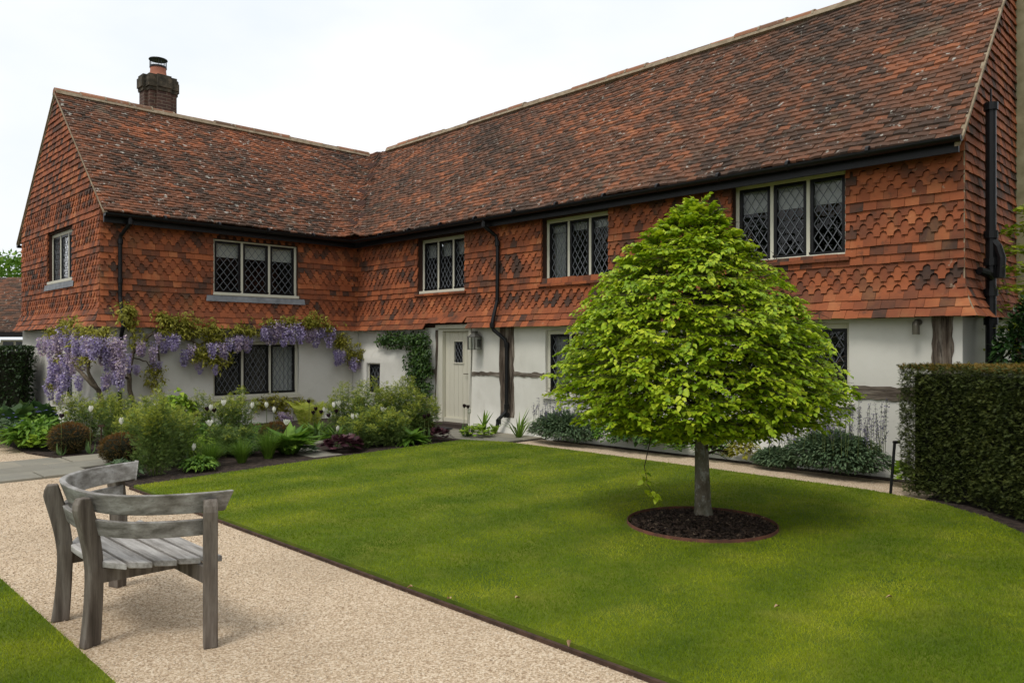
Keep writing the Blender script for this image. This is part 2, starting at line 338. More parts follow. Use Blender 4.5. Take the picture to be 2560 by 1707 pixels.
# ---- roofs
def roof_tiles(name, main, u0, u1, v0, v1, m, seed, gauge=.067, width=.166):
    rd = random.Random(seed); mb = MB(); r = 0; t = v0
    while t < v1 - .02:
        s = (u0 if main else u0) - (width / 2 if r % 2 else 0) + rd.uniform(-.012, .012)
        while s < u1:
            al, ar = max(s, u0), min(s + width - .004, u1); s += width
            if ar - al < .03: continue
            c = (al + ar) / 2; tm = t + gauge * .5
            if main and c < -tm - .02: continue
            if not main and c > tm + .02: continue         # wing: s runs along y, t measured along -x
            j = rd.uniform(-.006, .010); tilt = rd.uniform(-.007, .007); cam_ = rd.uniform(.002, .010); jt = rd.uniform(-.005, .005)
            V = []
            for (tt, lift) in ((t + jt, .040), (t + jt + gauge * 1.75, .004)):
                tt = min(tt, v1 + .02)
                for k, q in enumerate((al, c, ar)):
                    u, v = (q, tt) if main else (-tt, q)
                    V.append((u, v, zroof(u, v) + lift + j + tilt * (k - 1) + cam_ * (k == 1)))
            for k in range(3): V.append((V[k][0] + (0 if main else -.012), V[k][1] + (.012 if main else 0), V[k][2] - .028))
            mb.add(V, [(0, 1, 4, 3), (1, 2, 5, 4), (6, 7, 1, 0), (7, 8, 2, 1), (0, 3, 6), (2, 8, 5)])
        t += gauge; r += 1
    return mb.build(name, m, house)
RM, RW = 2.4, WW / 2
roof_m = roof_tiles('roof', True, -2.45, UL + .07, -.33, RM, M['roof_tile'], 5)
roof_w = roof_tiles('roof', False, -WL_ - .06, 2.4, -.33, RW, M['wing_roof_tile'], 6)
dk = MB()                                            # boarding under the tiles and the far slopes
N_ = 30
for (main, s0, s1, t1) in ((True, -2.4, UL + .03, RM), (False, -WL_ - .02, 2.4, RW)):
    for i in range(N_):
        qs = [s0 + (s1 - s0) * (i + d) / N_ for d in (0, 1)]
        for j in range(8):
            ts = [-.28 + (t1 + .28) * (j + d) / 8 for d in (0, 1)]
            P = [((q, t) if main else (-t, q)) for (q, t) in ((qs[0], ts[0]), (qs[1], ts[0]), (qs[1], ts[1]), (qs[0], ts[1]))]
            cu, cv = np.mean([p[0] for p in P]), np.mean([p[1] for p in P])
            if (main and cu < -cv - .3) or (not main and cu > -cv + .3): continue
            dk.add([(u, v, zroof(u, v) - .035) for u, v in P], [(0, 1, 2, 3)])
dk.build('roof_boarding', M['batten'], house)
HM0, HM1 = zroof(-2.0, RM), zroof(UL, RM); HW0, HW1 = zroof(-RW, -WL_), zroof(-RW, 1.5)
fs = MB()
fs.add([(-2.4, RM, HM0), (UL + .06, RM, HM1), (UL + .06, VD + .3, ZE), (-2.4, VD + .3, ZE)], [(0, 1, 2, 3)])
fs.add([(-RW, -WL_ - .06, HW0), (-RW, RM, HW1), (-WW - .3, RM, ZE - .02), (-WW - .3, -WL_ - .06, ZE - .02)], [(0, 1, 2, 3)])
fs.add([(-RW, RM, HW1), (-2.4, VD + .3, ZE), (-WW - .3, VD + .3, ZE), (-WW - .3, RM, ZE - .02)], [(0, 1, 2, 3)])
fs.build('rear_roof', M['roof_tile'], house)
def ridge(P0, P1, par, seg=.46):
    rd = random.Random(3); mb = MB(); mo = MB(); P0, P1 = Vector(P0), Vector(P1); n = int((P1 - P0).length / seg); d = (P1 - P0).normalized(); side = Vector((0, 0, 1)).cross(d).normalized()
    for i in range(n):
        a = P0 + (P1 - P0) * (i / n); b = P0 + (P1 - P0) * ((i + 1) / n) - d * .022
        q = math.sin(i * .9) * .018 + rd.uniform(-.01, .01)
        V = []
        for p in (a, b):
            for k in range(7):
                th = math.pi * (k / 6); V.append(p + side * (.115 * math.cos(th)) + Vector((0, 0, .10 * math.sin(th) - .02 + q)))
        mb.add(V, [(k, k + 1, 8 + k, 7 + k) for k in range(6)] + [tuple(range(7)), tuple(range(7, 14))])
        V = []
        for p, rr in ((b - d * .006, .122), (b + d * .03, .122)):
            for k in range(7):
                th = math.pi * (k / 6); V.append(p + side * (rr * math.cos(th)) + Vector((0, 0, .104 * math.sin(th) - .02 + q)))
        mo.add(V, [(k, k + 1, 8 + k, 7 + k) for k in range(6)] + [tuple(range(7)), tuple(range(7, 14))])
    for s_ in (-1, 1):
        mo.add([P0 + side * s_ * .10 + Vector((0, 0, .02)), P1 + side * s_ * .10 + Vector((0, 0, .02)), P1 + side * s_ * .135 + Vector((0, 0, -.06)), P0 + side * s_ * .135 + Vector((0, 0, -.06)),
                P0 + side * s_ * .05 + Vector((0, 0, -.10)), P1 + side * s_ * .05 + Vector((0, 0, -.10))], [(0, 1, 2, 3), (0, 1, 5, 4), (2, 3, 4, 5)])
    mb.build('ridge_tile', M['ridge'], par); mo.build('mortar_bedding', M['mortar'], par)
ridge((-2.1, RM, HM0 + .03), (UL + .06, RM, HM1 + .03), roof_m)
ridge((-RW, -WL_ - .06, HW0 + .02), (-RW, 2.15, HW1 + .02), roof_w)
vg = MB()                                            # bedded verges
for i in range(44):
    t0, t1 = -.32 + 2.72 * i / 44, -.32 + 2.72 * (i + 1) / 44
    for (dz0, dz1, ex) in ((-.034, .014, .092), (-.10, -.034, .06)):
        Q = [(UL + .0, t0, zroof(UL, t0) + dz0), (UL + ex, t0, zroof(UL, t0) + dz0), (UL + ex, t1, zroof(UL, t1) + dz0), (UL, t1, zroof(UL, t1) + dz0)]
        vg.add(Q + [(x, y, z + dz1 - dz0) for x, y, z in Q], [(0, 1, 2, 3), (4, 5, 6, 7), (0, 1, 5, 4), (1, 2, 6, 5), (2, 3, 7, 6), (3, 0, 4, 7)])
vg.build('verge', M['mortar'], roof_m)
vg = MB(); s_ = .068
for sgn in (0, 1):
    for i in range(44):
        t0, t1 = -.32 + 3.08 * i / 44, -.32 + 3.08 * (i + 1) / 44; xs = [(-t if not sgn else -WW + t) for t in (t0, t1)]
        zz = [ZE + TANW * (t + .3) for t in (t0, t1)]
        for (d0, d1, ex) in ((-.030, .008, .07), (-.075, -.030, .05)):
            Q = [(xs[0], -WL_, zz[0] + d0), (xs[0], -WL_ - ex, zz[0] + d0), (xs[1], -WL_ - ex, zz[1] + d0), (xs[1], -WL_, zz[1] + d0)]
            vg.add(Q + [(x, y, z + d1 - d0) for x, y, z in Q], [(0, 1, 2, 3), (4, 5, 6, 7), (0, 1, 5, 4), (1, 2, 6, 5), (2, 3, 7, 6), (3, 0, 4, 7)])
vg.build('verge', M['mortar'], roof_w)

# ---- chimney on the wing, external chimney breast at the far right gable
ch = MB(); cx, cy = -3.25, -3.3
def plus(mb, r, w, p, z0, z1):
    poly = [(r, -w), (r + p, -w), (r + p, w), (r, w), (r, r), (w, r), (w, r + p), (-w, r + p), (-w, r), (-r, r), (-r, w), (-r - p, w), (-r - p, -w), (-r, -w), (-r, -r), (-w, -r), (-w, -r - p), (w, -r - p), (w, -r), (r, -r)]
    mb.prism([(cx + x, cy + y) for x, y in poly], z0, z1)
plus(ch, .29, .15, .075, 5.6, 7.42)
chim = ch.build('chimney', M['brick'], roof_w)
ch = MB(); plus(ch, .31, .155, .08, 7.42, 7.50); plus(ch, .335, .16, .085, 7.502, 7.72); plus(ch, .31, .155, .08, 7.722, 7.79); ch.build('chimney_cap', M['moss_stone'], roof_w)
po = MB(); po.lathe([(.0, 7.79), (.215, 7.79), (.185, 7.86), (.17, 7.98), (.175, 8.06), (.15, 8.06), (.145, 7.9)], 20, (cx, cy, 0)); po.build('chimney_pot', M['terracotta'], roof_w, smooth=True)
cw = MB(); cw.lathe([(.176, 8.035), (.186, 8.035), (.186, 8.075), (.176, 8.075)], 20, (cx, cy, 0))
for k in range(22):
    t = 2 * math.pi * k / 22; x, y = cx + .18 * math.cos(t), cy + .18 * math.sin(t); cw.tube([(x, y, 8.07), (x, y, 8.24)], .0035 if k % 7 else .008, 4)
cw.lathe([(.0, 8.25), (.20, 8.24), (.205, 8.225), (.0, 8.225)], 24, (cx, cy, 0)); cw.build('chimney_cowl', M['black_iron'], roof_w)
cb = MB(); cb.box(UL + .0, UL + .16, 2.42, 4.4, 0, 8.2); cb.build('chimney_breast', M['brick'], house)
cb = MB(); cb.box(UL + .01, UL + .172, 2.385, 2.418, 1.9, 8.2); cb.build('chimney_render', mat('old_render', [(0, (.20, .18, .10)), (1, (.33, .30, .19))], fac='noise', scale=5, rough=.95), house)

# ---- gutters, fascias, pipes
fa = MB(); fa.box(.22, UL + .02, -.24, -.20, 3.83, 3.99); fa.build('fascia', M['black_iron'], house)
fa = MB(); fa.box(.20, .24, -WL_ - .03, -.22, 3.83, 3.99); fa.build('fascia', M['black_iron'], house)
def gutter(P0, P1):
    mb = MB(); P0, P1 = Vector(P0), Vector(P1); d = (P1 - P0).normalized(); s = Vector((0, 0, 1)).cross(d)
    V = []
    for p in (P0, P1):
        for rr in (.062, .055):
            for k in range(9):
                th = math.pi + math.pi * k / 8; V.append(p + s * (rr * math.cos(th)) + Vector((0, 0, rr * math.sin(th))))
    F = [(k, k + 1, 19 + k, 18 + k) for k in range(8)] + [(9 + k, 10 + k, 28 + k, 27 + k) for k in range(8)] + [tuple(range(9)), tuple(range(18, 27)), (0, 9, 27, 18), (8, 17, 35, 26)]
    mb.add(V, F)
    n = int((P1 - P0).length / .95)
    for i in range(1, n):
        p = P0 + (P1 - P0) * (i / n); mb.tube([p - d * .02, p + d * .02], .068, 10)
    mb.build('gutter', M['black_iron'], house)
gutter((.34, -.345, 3.985), (UL + .08, -.345, 3.985)); gutter((.345, -WL_ - .05, 3.985), (.345, -.34, 3.985))
gutter((-WW - .34, -WL_ - .05, 3.97), (-WW - .34, 4, 3.97))
def pipe(pts, r, name='downpipe', socks=()):
    mb = MB(); mb.tube(pts, r, 10)
    for s in socks: mb.tube([Vector(s) - Vector((0, 0, .045)), Vector(s) + Vector((0, 0, .045))], r * 1.35, 10)
    return mb.build(name, M['black_iron'], house, smooth=False)
pipe([(4.66, -.345, 3.95), (4.66, -.345, 3.84), (4.76, -.12, 3.66), (4.78, -.10, 3.5), (4.78, -.11, 2.45), (4.78, -.22, 2.1), (4.79, -.25, 1.97), (4.80, -.22, 1.9), (4.97, -.09, 1.72), (5.0, -.075, 1.6), (5.0, -.08, .5), (5.0, -.10, .38), (4.93, -.22, .24), (4.93, -.26, .1), (4.90, -.36, .03)], .036,
     socks=[(4.66, -.345, 3.86), (4.78, -.105, 3.52), (4.79, -.25, 1.99), (5.0, -.075, 1.62), (5.0, -.08, .48), (5.0, -.08, .32), (4.93, -.22, .2)])
pipe([(.345, -5.12, 3.95), (.345, -5.12, 3.84), (.12, -5.21, 3.62), (.09, -5.21, 3.5), (.09, -5.21, 2.5), (.22, -5.21, 2.1), (.25, -5.21, 1.95), (.1, -5.21, 1.7), (.08, -5.21, .1)], .036,
     socks=[(.345, -5.12, 3.86), (.095, -5.21, 3.52), (.09, -5.21, 2.8)])
sp = UL + .15; sv = .60
pipe([(sp, sv, .0), (sp, sv, 4.55)], .058, 'soil_pipe', socks=[(sp, sv, 4.50), (sp, sv, 2.95), (sp, sv, 2.62), (sp, sv, 2.25), (sp, sv, 1.9)])
pipe([(sp, sv, 4.55), (sp, sv, 4.72)], .010, 'pipe_finial'); pipe([(sp, sv, 2.42), (sp, sv - .15, 2.47), (UL + .09, sv - .26, 2.50)], .05, 'branch_pipe')
pipe([(sp + .10, sv, 2.42), (sp + .11, sv, 2.66), (sp + .07, sv, 2.80), (sp, sv, 2.90)], .05, 'branch_pipe')

# ---- windows and door
def window(pl, op, lights, rec=.11, blind=None, sill=None, curtain=False, frame=.055, top=.07):
    a0, a1, z0, z1 = op; fr = MB(); d = .075
    pbox(fr, pl, a0, a0 + frame, z0, z1, -rec - d, -rec); pbox(fr, pl, a1 - frame, a1, z0, z1, -rec - d, -rec)
    pbox(fr, pl, a0 + frame, a1 - frame, z1 - top, z1, -rec - d, -rec); pbox(fr, pl, a0 - .01, a1 + .01, z0 - .005, z0 + .055, -rec - d, -rec + .10)
    n = lights; w = (a1 - a0 - 2 * frame - (n - 1) * .05) / n; A = a0 + frame; cells = []
    for i in range(n):
        cells.append((A, A + w, z0 + .058, z1 - top)); A += w
        if i < n - 1: pbox(fr, pl, A, A + .05, z0 + .055, z1 - top, -rec - d + .003, -rec - .004); A += .05
    win = fr.build('window', M['cream'], house); bevel(win, .004, 1)
    lat = MB(); pane = MB()
    for (x0, x1, y0, y1) in cells:
        cs = MB(); t = .044; o0, o1 = -rec - .055, -rec - .012
        pbox(cs, pl, x0, x0 + t, y0, y1, o0, o1); pbox(cs, pl, x1 - t, x1, y0, y1, o0, o1); pbox(cs, pl, x0 + t, x1 - t, y1 - t, y1, o0, o1); pbox(cs, pl, x0 + t, x1 - t, y0, y0 + t, o0, o1)
        pbox(cs, pl, x0 - .012, x0 + .02, y0 + .02, y0 + .05, o1 - .002, o1 + .012)
        cs.build('casement', M['black_iron'], win)
        x0, x1, y0, y1 = x0 + t, x1 - t, y0 + t, y1 - t; ww, hh = x1 - x0, y1 - y0
        k1, k2 = random.uniform(-.006, .006), random.uniform(-.008, .008)      # old casements never hang quite flat
        pane.add([pl(x0, y0, -rec - .043 - k1 - k2), pl(x1, y0, -rec - .043 + k1 - k2), pl(x1, y1, -rec - .043 + k1 + k2), pl(x0, y1, -rec - .043 - k1 + k2)], [(0, 1, 2, 3)])
        nx = max(2, round(ww / .134)); px = ww / nx; ny = max(2, round(hh / .20)); py = hh / ny; sl = py / px
        for sg in (1, -1):
            for k in range(-ny - nx - 1, ny + nx + 2):
                c_ = k * py; pts = []                          # line y = sg*sl*x + c_
                for xx in (0, ww):
                    yy = sg * sl * xx + c_
                    if -1e-6 <= yy <= hh + 1e-6: pts.append((xx, yy))
                for yy in (0, hh):
                    xx = (yy - c_) / (sg * sl)
                    if 1e-6 < xx < ww - 1e-6: pts.append((xx, yy))
                if len(pts) < 2: continue
                (xa, ya), (xb, yb) = pts[:2]; l = math.hypot(xb - xa, yb - ya)
                if l < .02: continue
                nx_, ny_ = -(yb - ya) / l * .0046, (xb - xa) / l * .0046
                Q = [(x0 + xa + nx_, y0 + ya + ny_), (x0 + xa - nx_, y0 + ya - ny_), (x0 + xb - nx_, y0 + yb - ny_), (x0 + xb + nx_, y0 + yb + ny_)]
                lat.add([pl(x, y, -rec - .0345) for x, y in Q] + [pl(x, y, -rec - .029) for x, y in Q], [(4, 5, 6, 7), (0, 1, 5, 4), (1, 2, 6, 5), (2, 3, 7, 6), (3, 0, 4, 7)])
    pane.build('pane', M['glass'], win); lat.build('lead_lattice', M['lead'], win)
    if blind:
        b = MB()
        for (x0, x1, y0, y1) in cells: pbox(b, pl, x0 - .01, x1 + .01, y1 - (y1 - y0) * blind, y1, -rec - .13, -rec - .12)
        b.build('blind', M['blind'], win)
    if curtain:
        b = MB(); x0, x1, y0, y1 = cells[-1 if curtain > 0 else 0]
        n_ = 24; xs = np.linspace(x0 + (.08 if curtain > 0 else -.02), x1 - (.0 if curtain > 0 else .10), n_)
        V = [pl(x, z, -rec - .16 + .025 * math.sin(i * 1.3)) for z in (y0 - .1, y1) for i, x in enumerate(xs)]
        b.add(V, [(i, i + 1, n_ + i + 1, n_ + i) for i in range(n_ - 1)]); b.build('curtain', M['curtain'], win, smooth=True)
    if sill == 'lead':
        s = MB(); s.add([pl(a0 - .14, z0 - .012, .05), pl(a1 + .14, z0 - .012, .05), pl(a1 + .16, z0 - .13, .062), pl(a0 - .16, z0 - .13, .062), pl(a0 - .02, z0 - .006, -rec), pl(a1 + .02, z0 - .006, -rec)], [(0, 1, 2, 3), (0, 4, 5, 1)])
        s.build('lead_apron', M['lead_sheet'], win)
    if sill == 'tile':
        s = MB(); x = a0 - .06
        while x < a1 + .05: pbox(s, pl, x, min(x + .16, a1 + .06), z0 - .055, z0 - .012, -.05, .085); x += .163
        s.build('tile_sill', M['wall_tile'], win)
    if sill == 'wood':
        s = MB(); pbox(s, pl, a0 - .06, a1 + .06, z0 - .05, z0 - .008, -.1, .06); s.build('sill', M['cream'], win)
    return win
window(p_main, W1, 3, blind=.30, sill='tile'); window(p_main, W2, 3, blind=.16, sill='tile', curtain=-1); window(p_main, W3, 3, blind=.33, sill='tile', rec=.09)
window(p_main, L1, 3, sill='wood', curtain=-1, rec=.06); window(p_main, L2, 3, sill='wood', rec=.06)
window(p_wing, WU, 3, blind=.30, sill='lead', rec=.04, top=.03); window(p_wing, WLO, 3, sill='wood', curtain=-1, rec=.06)
window(p_gable, GU, 3, sill='lead', rec=.06, curtain=1); window(p_gable, GL, 2, sill='wood', rec=.06)
window(p_main, SMALL, 1, rec=-.07, frame=.03, top=.03)
dr = MB(); o = -.06; a0, a1 = DOOR[0], DOOR[1]
fr = MB(); pbox(fr, p_main, a0, a0 + .13, .04, 1.95, -.16, .03); pbox(fr, p_main, a1 - .075, a1, .04, 1.95, -.16, .03); pbox(fr, p_main, a0 + .13, a1 - .075, 1.90, 1.95, -.16, .03)
pbox(fr, p_main, a0 - .02, a1, 1.952, 2.03, -.02, .09)
dfr = fr.build('door_frame', M['cream'], house); bevel(dfr, .005, 1)
x = a0 + .133; ws = (a1 - a0 - .13 - .075 - .006) / 6; dwin = (3.36, 3.63, 1.27, 1.69)
for i in range(6):
    xa, xb = x + .002, x + ws - .003
    if xb <= dwin[0] or xa >= dwin[1]: pbox(dr, p_main, xa, xb, .075, 1.895, o - .04, o)
    else:
        for (p0, p1) in ((xa, min(xb, dwin[0])), (max(xa, dwin[1]), xb)):
            if p1 - p0 > .005: pbox(dr, p_main, p0, p1, .075, 1.895, o - .04, o)
        q0, q1 = max(xa, dwin[0]), min(xb, dwin[1])
        pbox(dr, p_main, q0, q1, .075, dwin[2], o - .04, o - .0005); pbox(dr, p_main, q0, q1, dwin[3], 1.895, o - .04, o - .0005)
    x += ws
pbox(dr, p_main, a0 + .135, a1 - .08, .078, 1.89, o - .05, o - .042) if False else None
door = dr.build('door', M['door_paint'], house); bevel(door, .004, 1)
b = MB(); pbox(b, p_main, a0 + .134, a1 - .078, .07, .15, o + .002, o + .05); b.build('weather_bar', M['door_paint'], door)
b = MB()
for (x0, x1, z0, z1) in ((dwin[0] - .025, dwin[0], dwin[2] - .025, dwin[3] + .025), (dwin[1], dwin[1] + .025, dwin[2] - .025, dwin[3] + .025), (dwin[0], dwin[1], dwin[2] - .025, dwin[2]), (dwin[0], dwin[1], dwin[3], dwin[3] + .025)): pbox(b, p_main, x0, x1, z0, z1, o + .001, o + .018)
b.build('door_window', M['door_paint'], door)
b = MB(); b.add([p_main(dwin[0], dwin[2], o - .02), p_main(dwin[1], dwin[2], o - .02), p_main(dwin[1], dwin[3], o - .02), p_main(dwin[0], dwin[3], o - .02)], [(0, 1, 2, 3)]); b.build('pane', M['glass'], door)
b = MB(); ww, hh = dwin[1] - dwin[0], dwin[3] - dwin[2]
for sg in (1, -1):
    for k in range(-6, 7):
        pts = []; sl = 1.55; c_ = k * .14
        for xx in (0, ww):
            yy = sg * sl * xx + c_ + .03
            if 0 <= yy <= hh: pts.append((xx, yy))
        for yy in (0, hh):
            xx = (yy - c_ - .03) / (sg * sl)
            if 0 < xx < ww: pts.append((xx, yy))
        if len(pts) > 1: b.tube([p_main(dwin[0] + q[0], dwin[2] + q[1], o - .012) for q in pts[:2]], .005, 4)
b.build('lead_lattice', M['lead'], door)
bronze = flat('bronze', (.10, .07, .045), .4, .5, .6)
b = MB(); pbox(b, p_main, 3.835, 3.86, .90, 1.14, o + .002, o + .012); b.tube([p_main(3.85, 1.05, o + .01), p_main(3.85, 1.05, o + .05), p_main(3.70, 1.05, o + .055)], .009, 6); b.build('door_handle', bronze, door)
b = MB(); pbox(b, p_main, a0 + .0, a1 - .0, -.02, .065, -.2, .20); pbox(b, p_main, a0 - .05, a1 + .0, -.06, .0, .20, .3); b.build('door_step', flat('step_wood', (.055, .04, .032), .8), house)

# ---- exposed timbers
def timber(pl, a0, a1, z0, z1, vert, off, seed):
    rd = random.Random(seed); mb = MB(); n = 12; V = []
    for i in range(n + 1):
        t = i / n
        j = [rd.uniform(-.014, .014) for _ in range(2)]
        if vert: z = z0 + (z1 - z0) * t; pr = [(a0 + j[0], z), (a1 + j[1], z)]
        else: a = a0 + (a1 - a0) * t; pr = [(a, z0 + j[0]), (a, z1 + j[1])]
        b = off(*pr[0]) if off else 0
        for (a, z) in pr: V.append(pl(a, z, b + .016 + rd.uniform(-.004, .004)))
        for (a, z) in pr[::-1]: V.append(pl(a, z, b - .08))
    F = [tuple(i * 4 + k for k in (0, 1)) + ((i + 1) * 4 + 1, (i + 1) * 4) for i in range(n)]
    for i in range(n):
        for k in (1, 2, 3): F.append((i * 4 + k, i * 4 + (k + 1) % 4, (i + 1) * 4 + (k + 1) % 4, (i + 1) * 4 + k))
    F += [(0, 1, 2, 3), tuple(n * 4 + k for k in range(4))]
    mb.add(V, F); return mb.build('timber_post' if vert else 'timber_rail', M['timber'] if vert else M['timber_flat'], house)
timber(p_main, 2.84, 2.945, .36, 1.93, True, offM, 1); timber(p_main, 4.75, 5.12, .27, 1.97, True, offM, 2); timber(p_main, 12.2, 12.43, .95, 1.97, True, offM, 3)
timber(p_main, 3.955, 4.745, 1.03, 1.105, False, offM, 4); timber(p_main, 5.13, 5.88, 1.04, 1.12, False, offM, 5); timber(p_main, 11.27, 12.19, .93, 1.09, False, offM, 6)
timber(p_main, 2.5, 2.83, 1.03, 1.13, False, offM, 7); timber(p_main, 2.2, 2.94, .28, .36, False, lambda a, z: offM(a, z) + .005, 8)

# ---- lamps fixed to the wall: things of their own
lan = tag(empty('wall_lantern', h2w(4.19, -.03, 1.53), math.radians(-45)), 'grey metal four-sided glazed lantern on the white wall between the door and drain pipe', 'lantern')
zinc = flat('zinc', (.12, .115, .10), .5, .5, .5)
b = MB(); s = .095; zz = .235
for (x, y) in ((-s, -.03), (s, -.03), (-s, -.20), (s, -.20)): b.box(x - .009, x + .009, y - .009, y + .009, .012, zz)
b.box(-s - .012, s + .012, -.212, -.018, 0, .012); b.box(-s - .012, s + .012, -.212, -.018, zz, zz + .012)
b.add([(-s - .012, -.212, zz + .0125), (s + .012, -.212, zz + .0125), (s + .012, -.018, zz + .0125), (-s - .012, -.018, zz + .0125), (-.05, -.16, zz + .07), (.05, -.16, zz + .07), (.05, -.07, zz + .07), (-.05, -.07, zz + .07)], [(0, 1, 5, 4), (1, 2, 6, 5), (2, 3, 7, 6), (3, 0, 4, 7), (4, 5, 6, 7)])
b.box(-.045, .045, -.155, -.075, zz + .072, zz + .115); b.box(-.055, .055, -.165, -.065, zz + .116, zz + .126); b.box(-.02, .02, -.03, .03, .05, .2)
b.build('frame', zinc, lan)
b = MB(); b.add([(-s, -.2, .013), (s, -.2, .013), (s, -.2, zz), (-s, -.2, zz)], [(0, 1, 2, 3)]); b.add([(s, -.2, .013), (s, -.03, .013), (s, -.03, zz), (s, -.2, zz)], [(0, 1, 2, 3)]); b.add([(-s, -.2, .013), (-s, -.03, .013), (-s, -.03, zz), (-s, -.2, zz)], [(0, 1, 2, 3)]); b.build('lantern_pane', M['glass'], lan)
b = MB(); b.tube([(0, -.115, .013), (0, -.115, .13)], .016, 8); b.build('candle_tube', zinc, lan)
sl_ = tag(empty('wall_light', h2w(12.06, -.02, 1.74), math.radians(-45)), 'small bronze downlight with rounded top on the white wall beside the dark timber', 'wall light')
b = MB(); b.tube([(0, -.10, 0), (0, -.10, .11), (0, -.09, .135), (0, -.06, .15), (0, .03, .15)], [.042, .042, .041, .038, .036], 12); b.build('lamp_body', flat('lamp_bronze', (.10, .09, .065), .5, .4, .4), sl_)
# ------------------------------------------------------------------ ground
def G(px, py, h=0.0):                               # survey of the photograph: source pixel of a point at height h -> where it stands
    z = (EYE - h) * FPX / (py - HOR); return ((px - 1280) / FPX * z, z)
def V2(px, py): return G(px / .91875, py / .91875)
def PQ(p, q): return ((p + q) / 2, (p - q) / 2)     # p = x+y runs towards the house, q = x-y along it
def poly_mesh(name, pts, z0, z1, m, kind='structure', parent=None):
    mb = MB(); mb.prism(pts, z0, z1); o = mb.build(name, m, parent); o['kind'] = kind; return o
M['soil'] = mat('soil', [(0, (.018, .012, .009)), (.5, (.040, .027, .020)), (1, (.075, .052, .038))], fac='noise', scale=14, rough=.95, bump=(35, 1.0, .03))
M['far_ground'] = mat('far_ground', [(0, (.05, .07, .02)), (1, (.09, .11, .03))], fac='noise', scale=.4, rough=.95)
M['turf'] = mat('turf', [(0, (.06, .10, .006)), (.5, (.10, .14, .008)), (1, (.16, .18, .016))], fac='noise', scale=1.6, rough=.95, bump=(90, .8, .01))
M['gravel'] = mat('gravel', [(0, (.29, .20, .12)), (.35, (.49, .365, .24)), (.65, (.61, .475, .33)), (1, (.74, .635, .49))], fac='noise', scale=75, rough=.95, bump=(110, .8, .008), detail=2,
    overlays=[((.24, .175, .11), .9, .5, .8, .35, (1, 1, 1)), ((.20, .145, .095), 70, .62, .72, .4, (1, 1, 1)), ((.60, .49, .35), .6, .5, .75, .25, (1, 1, 1))])
M['flag'] = mat('flag', [(0, (.17, .155, .12)), (.5, (.24, .225, .18)), (1, (.31, .275, .205))], fac='island', nmix=.3, scale=3, rough=.85, bump=(9, .3, .02), overlays=[((.19, .18, .155), 2.2, .5, .75, .6, (1, 1, 1))])
gm = MB(); gm.box(-400, 400, -60, 900, -.4, -.16); gr = gm.build('ground', M['far_ground']); gr['kind'] = 'structure'
GP0, GP1, LP0, LP1 = 1.77, 4.45, 4.47, 12.62
gp = MB(); gp.prism([PQ(GP0 - .05, -60), PQ(GP1 + .1, -60), PQ(GP1 + .1, 30), PQ(GP0 - .05, 30)], -.15, -.035)
gp.prism([PQ(12.3, -14.6), PQ(13.95, -14.6), PQ(13.95, -2.0), PQ(12.3, -2.0)], -.15, -.031)
gv = gp.build('gravel_path', M['gravel']); gv['kind'] = 'structure'
# lawn outline (p,q): straight mown edges, a rounded corner by the yew hedge
Q0 = -13.25
lawn_pts = [PQ(LP0, Q0 + .1), PQ(8, Q0 - .35), PQ(12.35, Q0 - .75), PQ(12.75, -13.0), PQ(12.78, -11), PQ(12.66, -7.5), PQ(12.55, -4.6)]
lawn_pts += [(4.36, 7.85), (4.44, 7.2), (4.36, 6.4), (4.15, 5.6), (4.2, 4.0), (4.6, 2.0)]
lawn_pts += [PQ(LP0, 4.2)]
poly_mesh('lawn', lawn_pts, -.14, 0, M['turf'])
lawn2 = [PQ(GP0, -14), PQ(GP0, 6), PQ(-8, 6), PQ(-8, -14)]
poly_mesh('side_lawn', lawn2, -.14, 0, M['turf'])
M['edge'] = mat('edge', [(0, (.03, .018, .012)), (1, (.085, .048, .032))], fac='noise', scale=12, rough=.9)
def edging(a, b, w=.02, z=.004):
    a, b = Vector((*a, 0)), Vector((*b, 0)); d = (b - a).normalized(); s = Vector((-d.y, d.x, 0)) * w
    mb = MB(); mb.prism([((a - s).x, (a - s).y), ((b - s).x, (b - s).y), ((b + s).x, (b + s).y), ((a + s).x, (a + s).y)], -.14, z); return mb
e = edging(PQ(LP0 - .055, Q0 + .1), PQ(LP0 - .055, 4.2), .012, -.012).build('lawn_edging', M['edge']); tag(e, 'long rusty strip edging the main lawn along the gravel path', 'edging')
# soil beds
bed = poly_mesh('flower_bed', [PQ(4.5, -15.75), PQ(12.3, -15.75), PQ(12.45, -13.9), PQ(8, Q0 - .33), PQ(4.47, Q0 + .08)], -.14, -.012, M['soil'])
poly_mesh('flower_bed', [PQ(4.35, -21.45), PQ(14.25, -21.45), PQ(14.25, -17.6), PQ(4.6, -17.6), PQ(4.3, -19)], -.14, -.008, M['soil'])
poly_mesh('flower_bed', [PQ(13.9, -12.5), PQ(14.3, -12.5), PQ(14.3, -1.5), PQ(13.85, -1.5)], -.14, -.022, M['soil'])
poly_mesh('flower_bed', [(4.36, 8.1), (4.46, 7.2), (4.36, 6.3), (4.15, 5.6), (4.2, 4.0), (4.6, 2), (9, 2), (9, 9.5), (5.6, 9.5)], -.14, -.014, M['soil'])
poly_mesh('flower_bed', [PQ(4.4, -30), PQ(6.6, -30), PQ(6.6, -21.4), PQ(4.4, -21.4)], -.14, -.010, M['soil'])
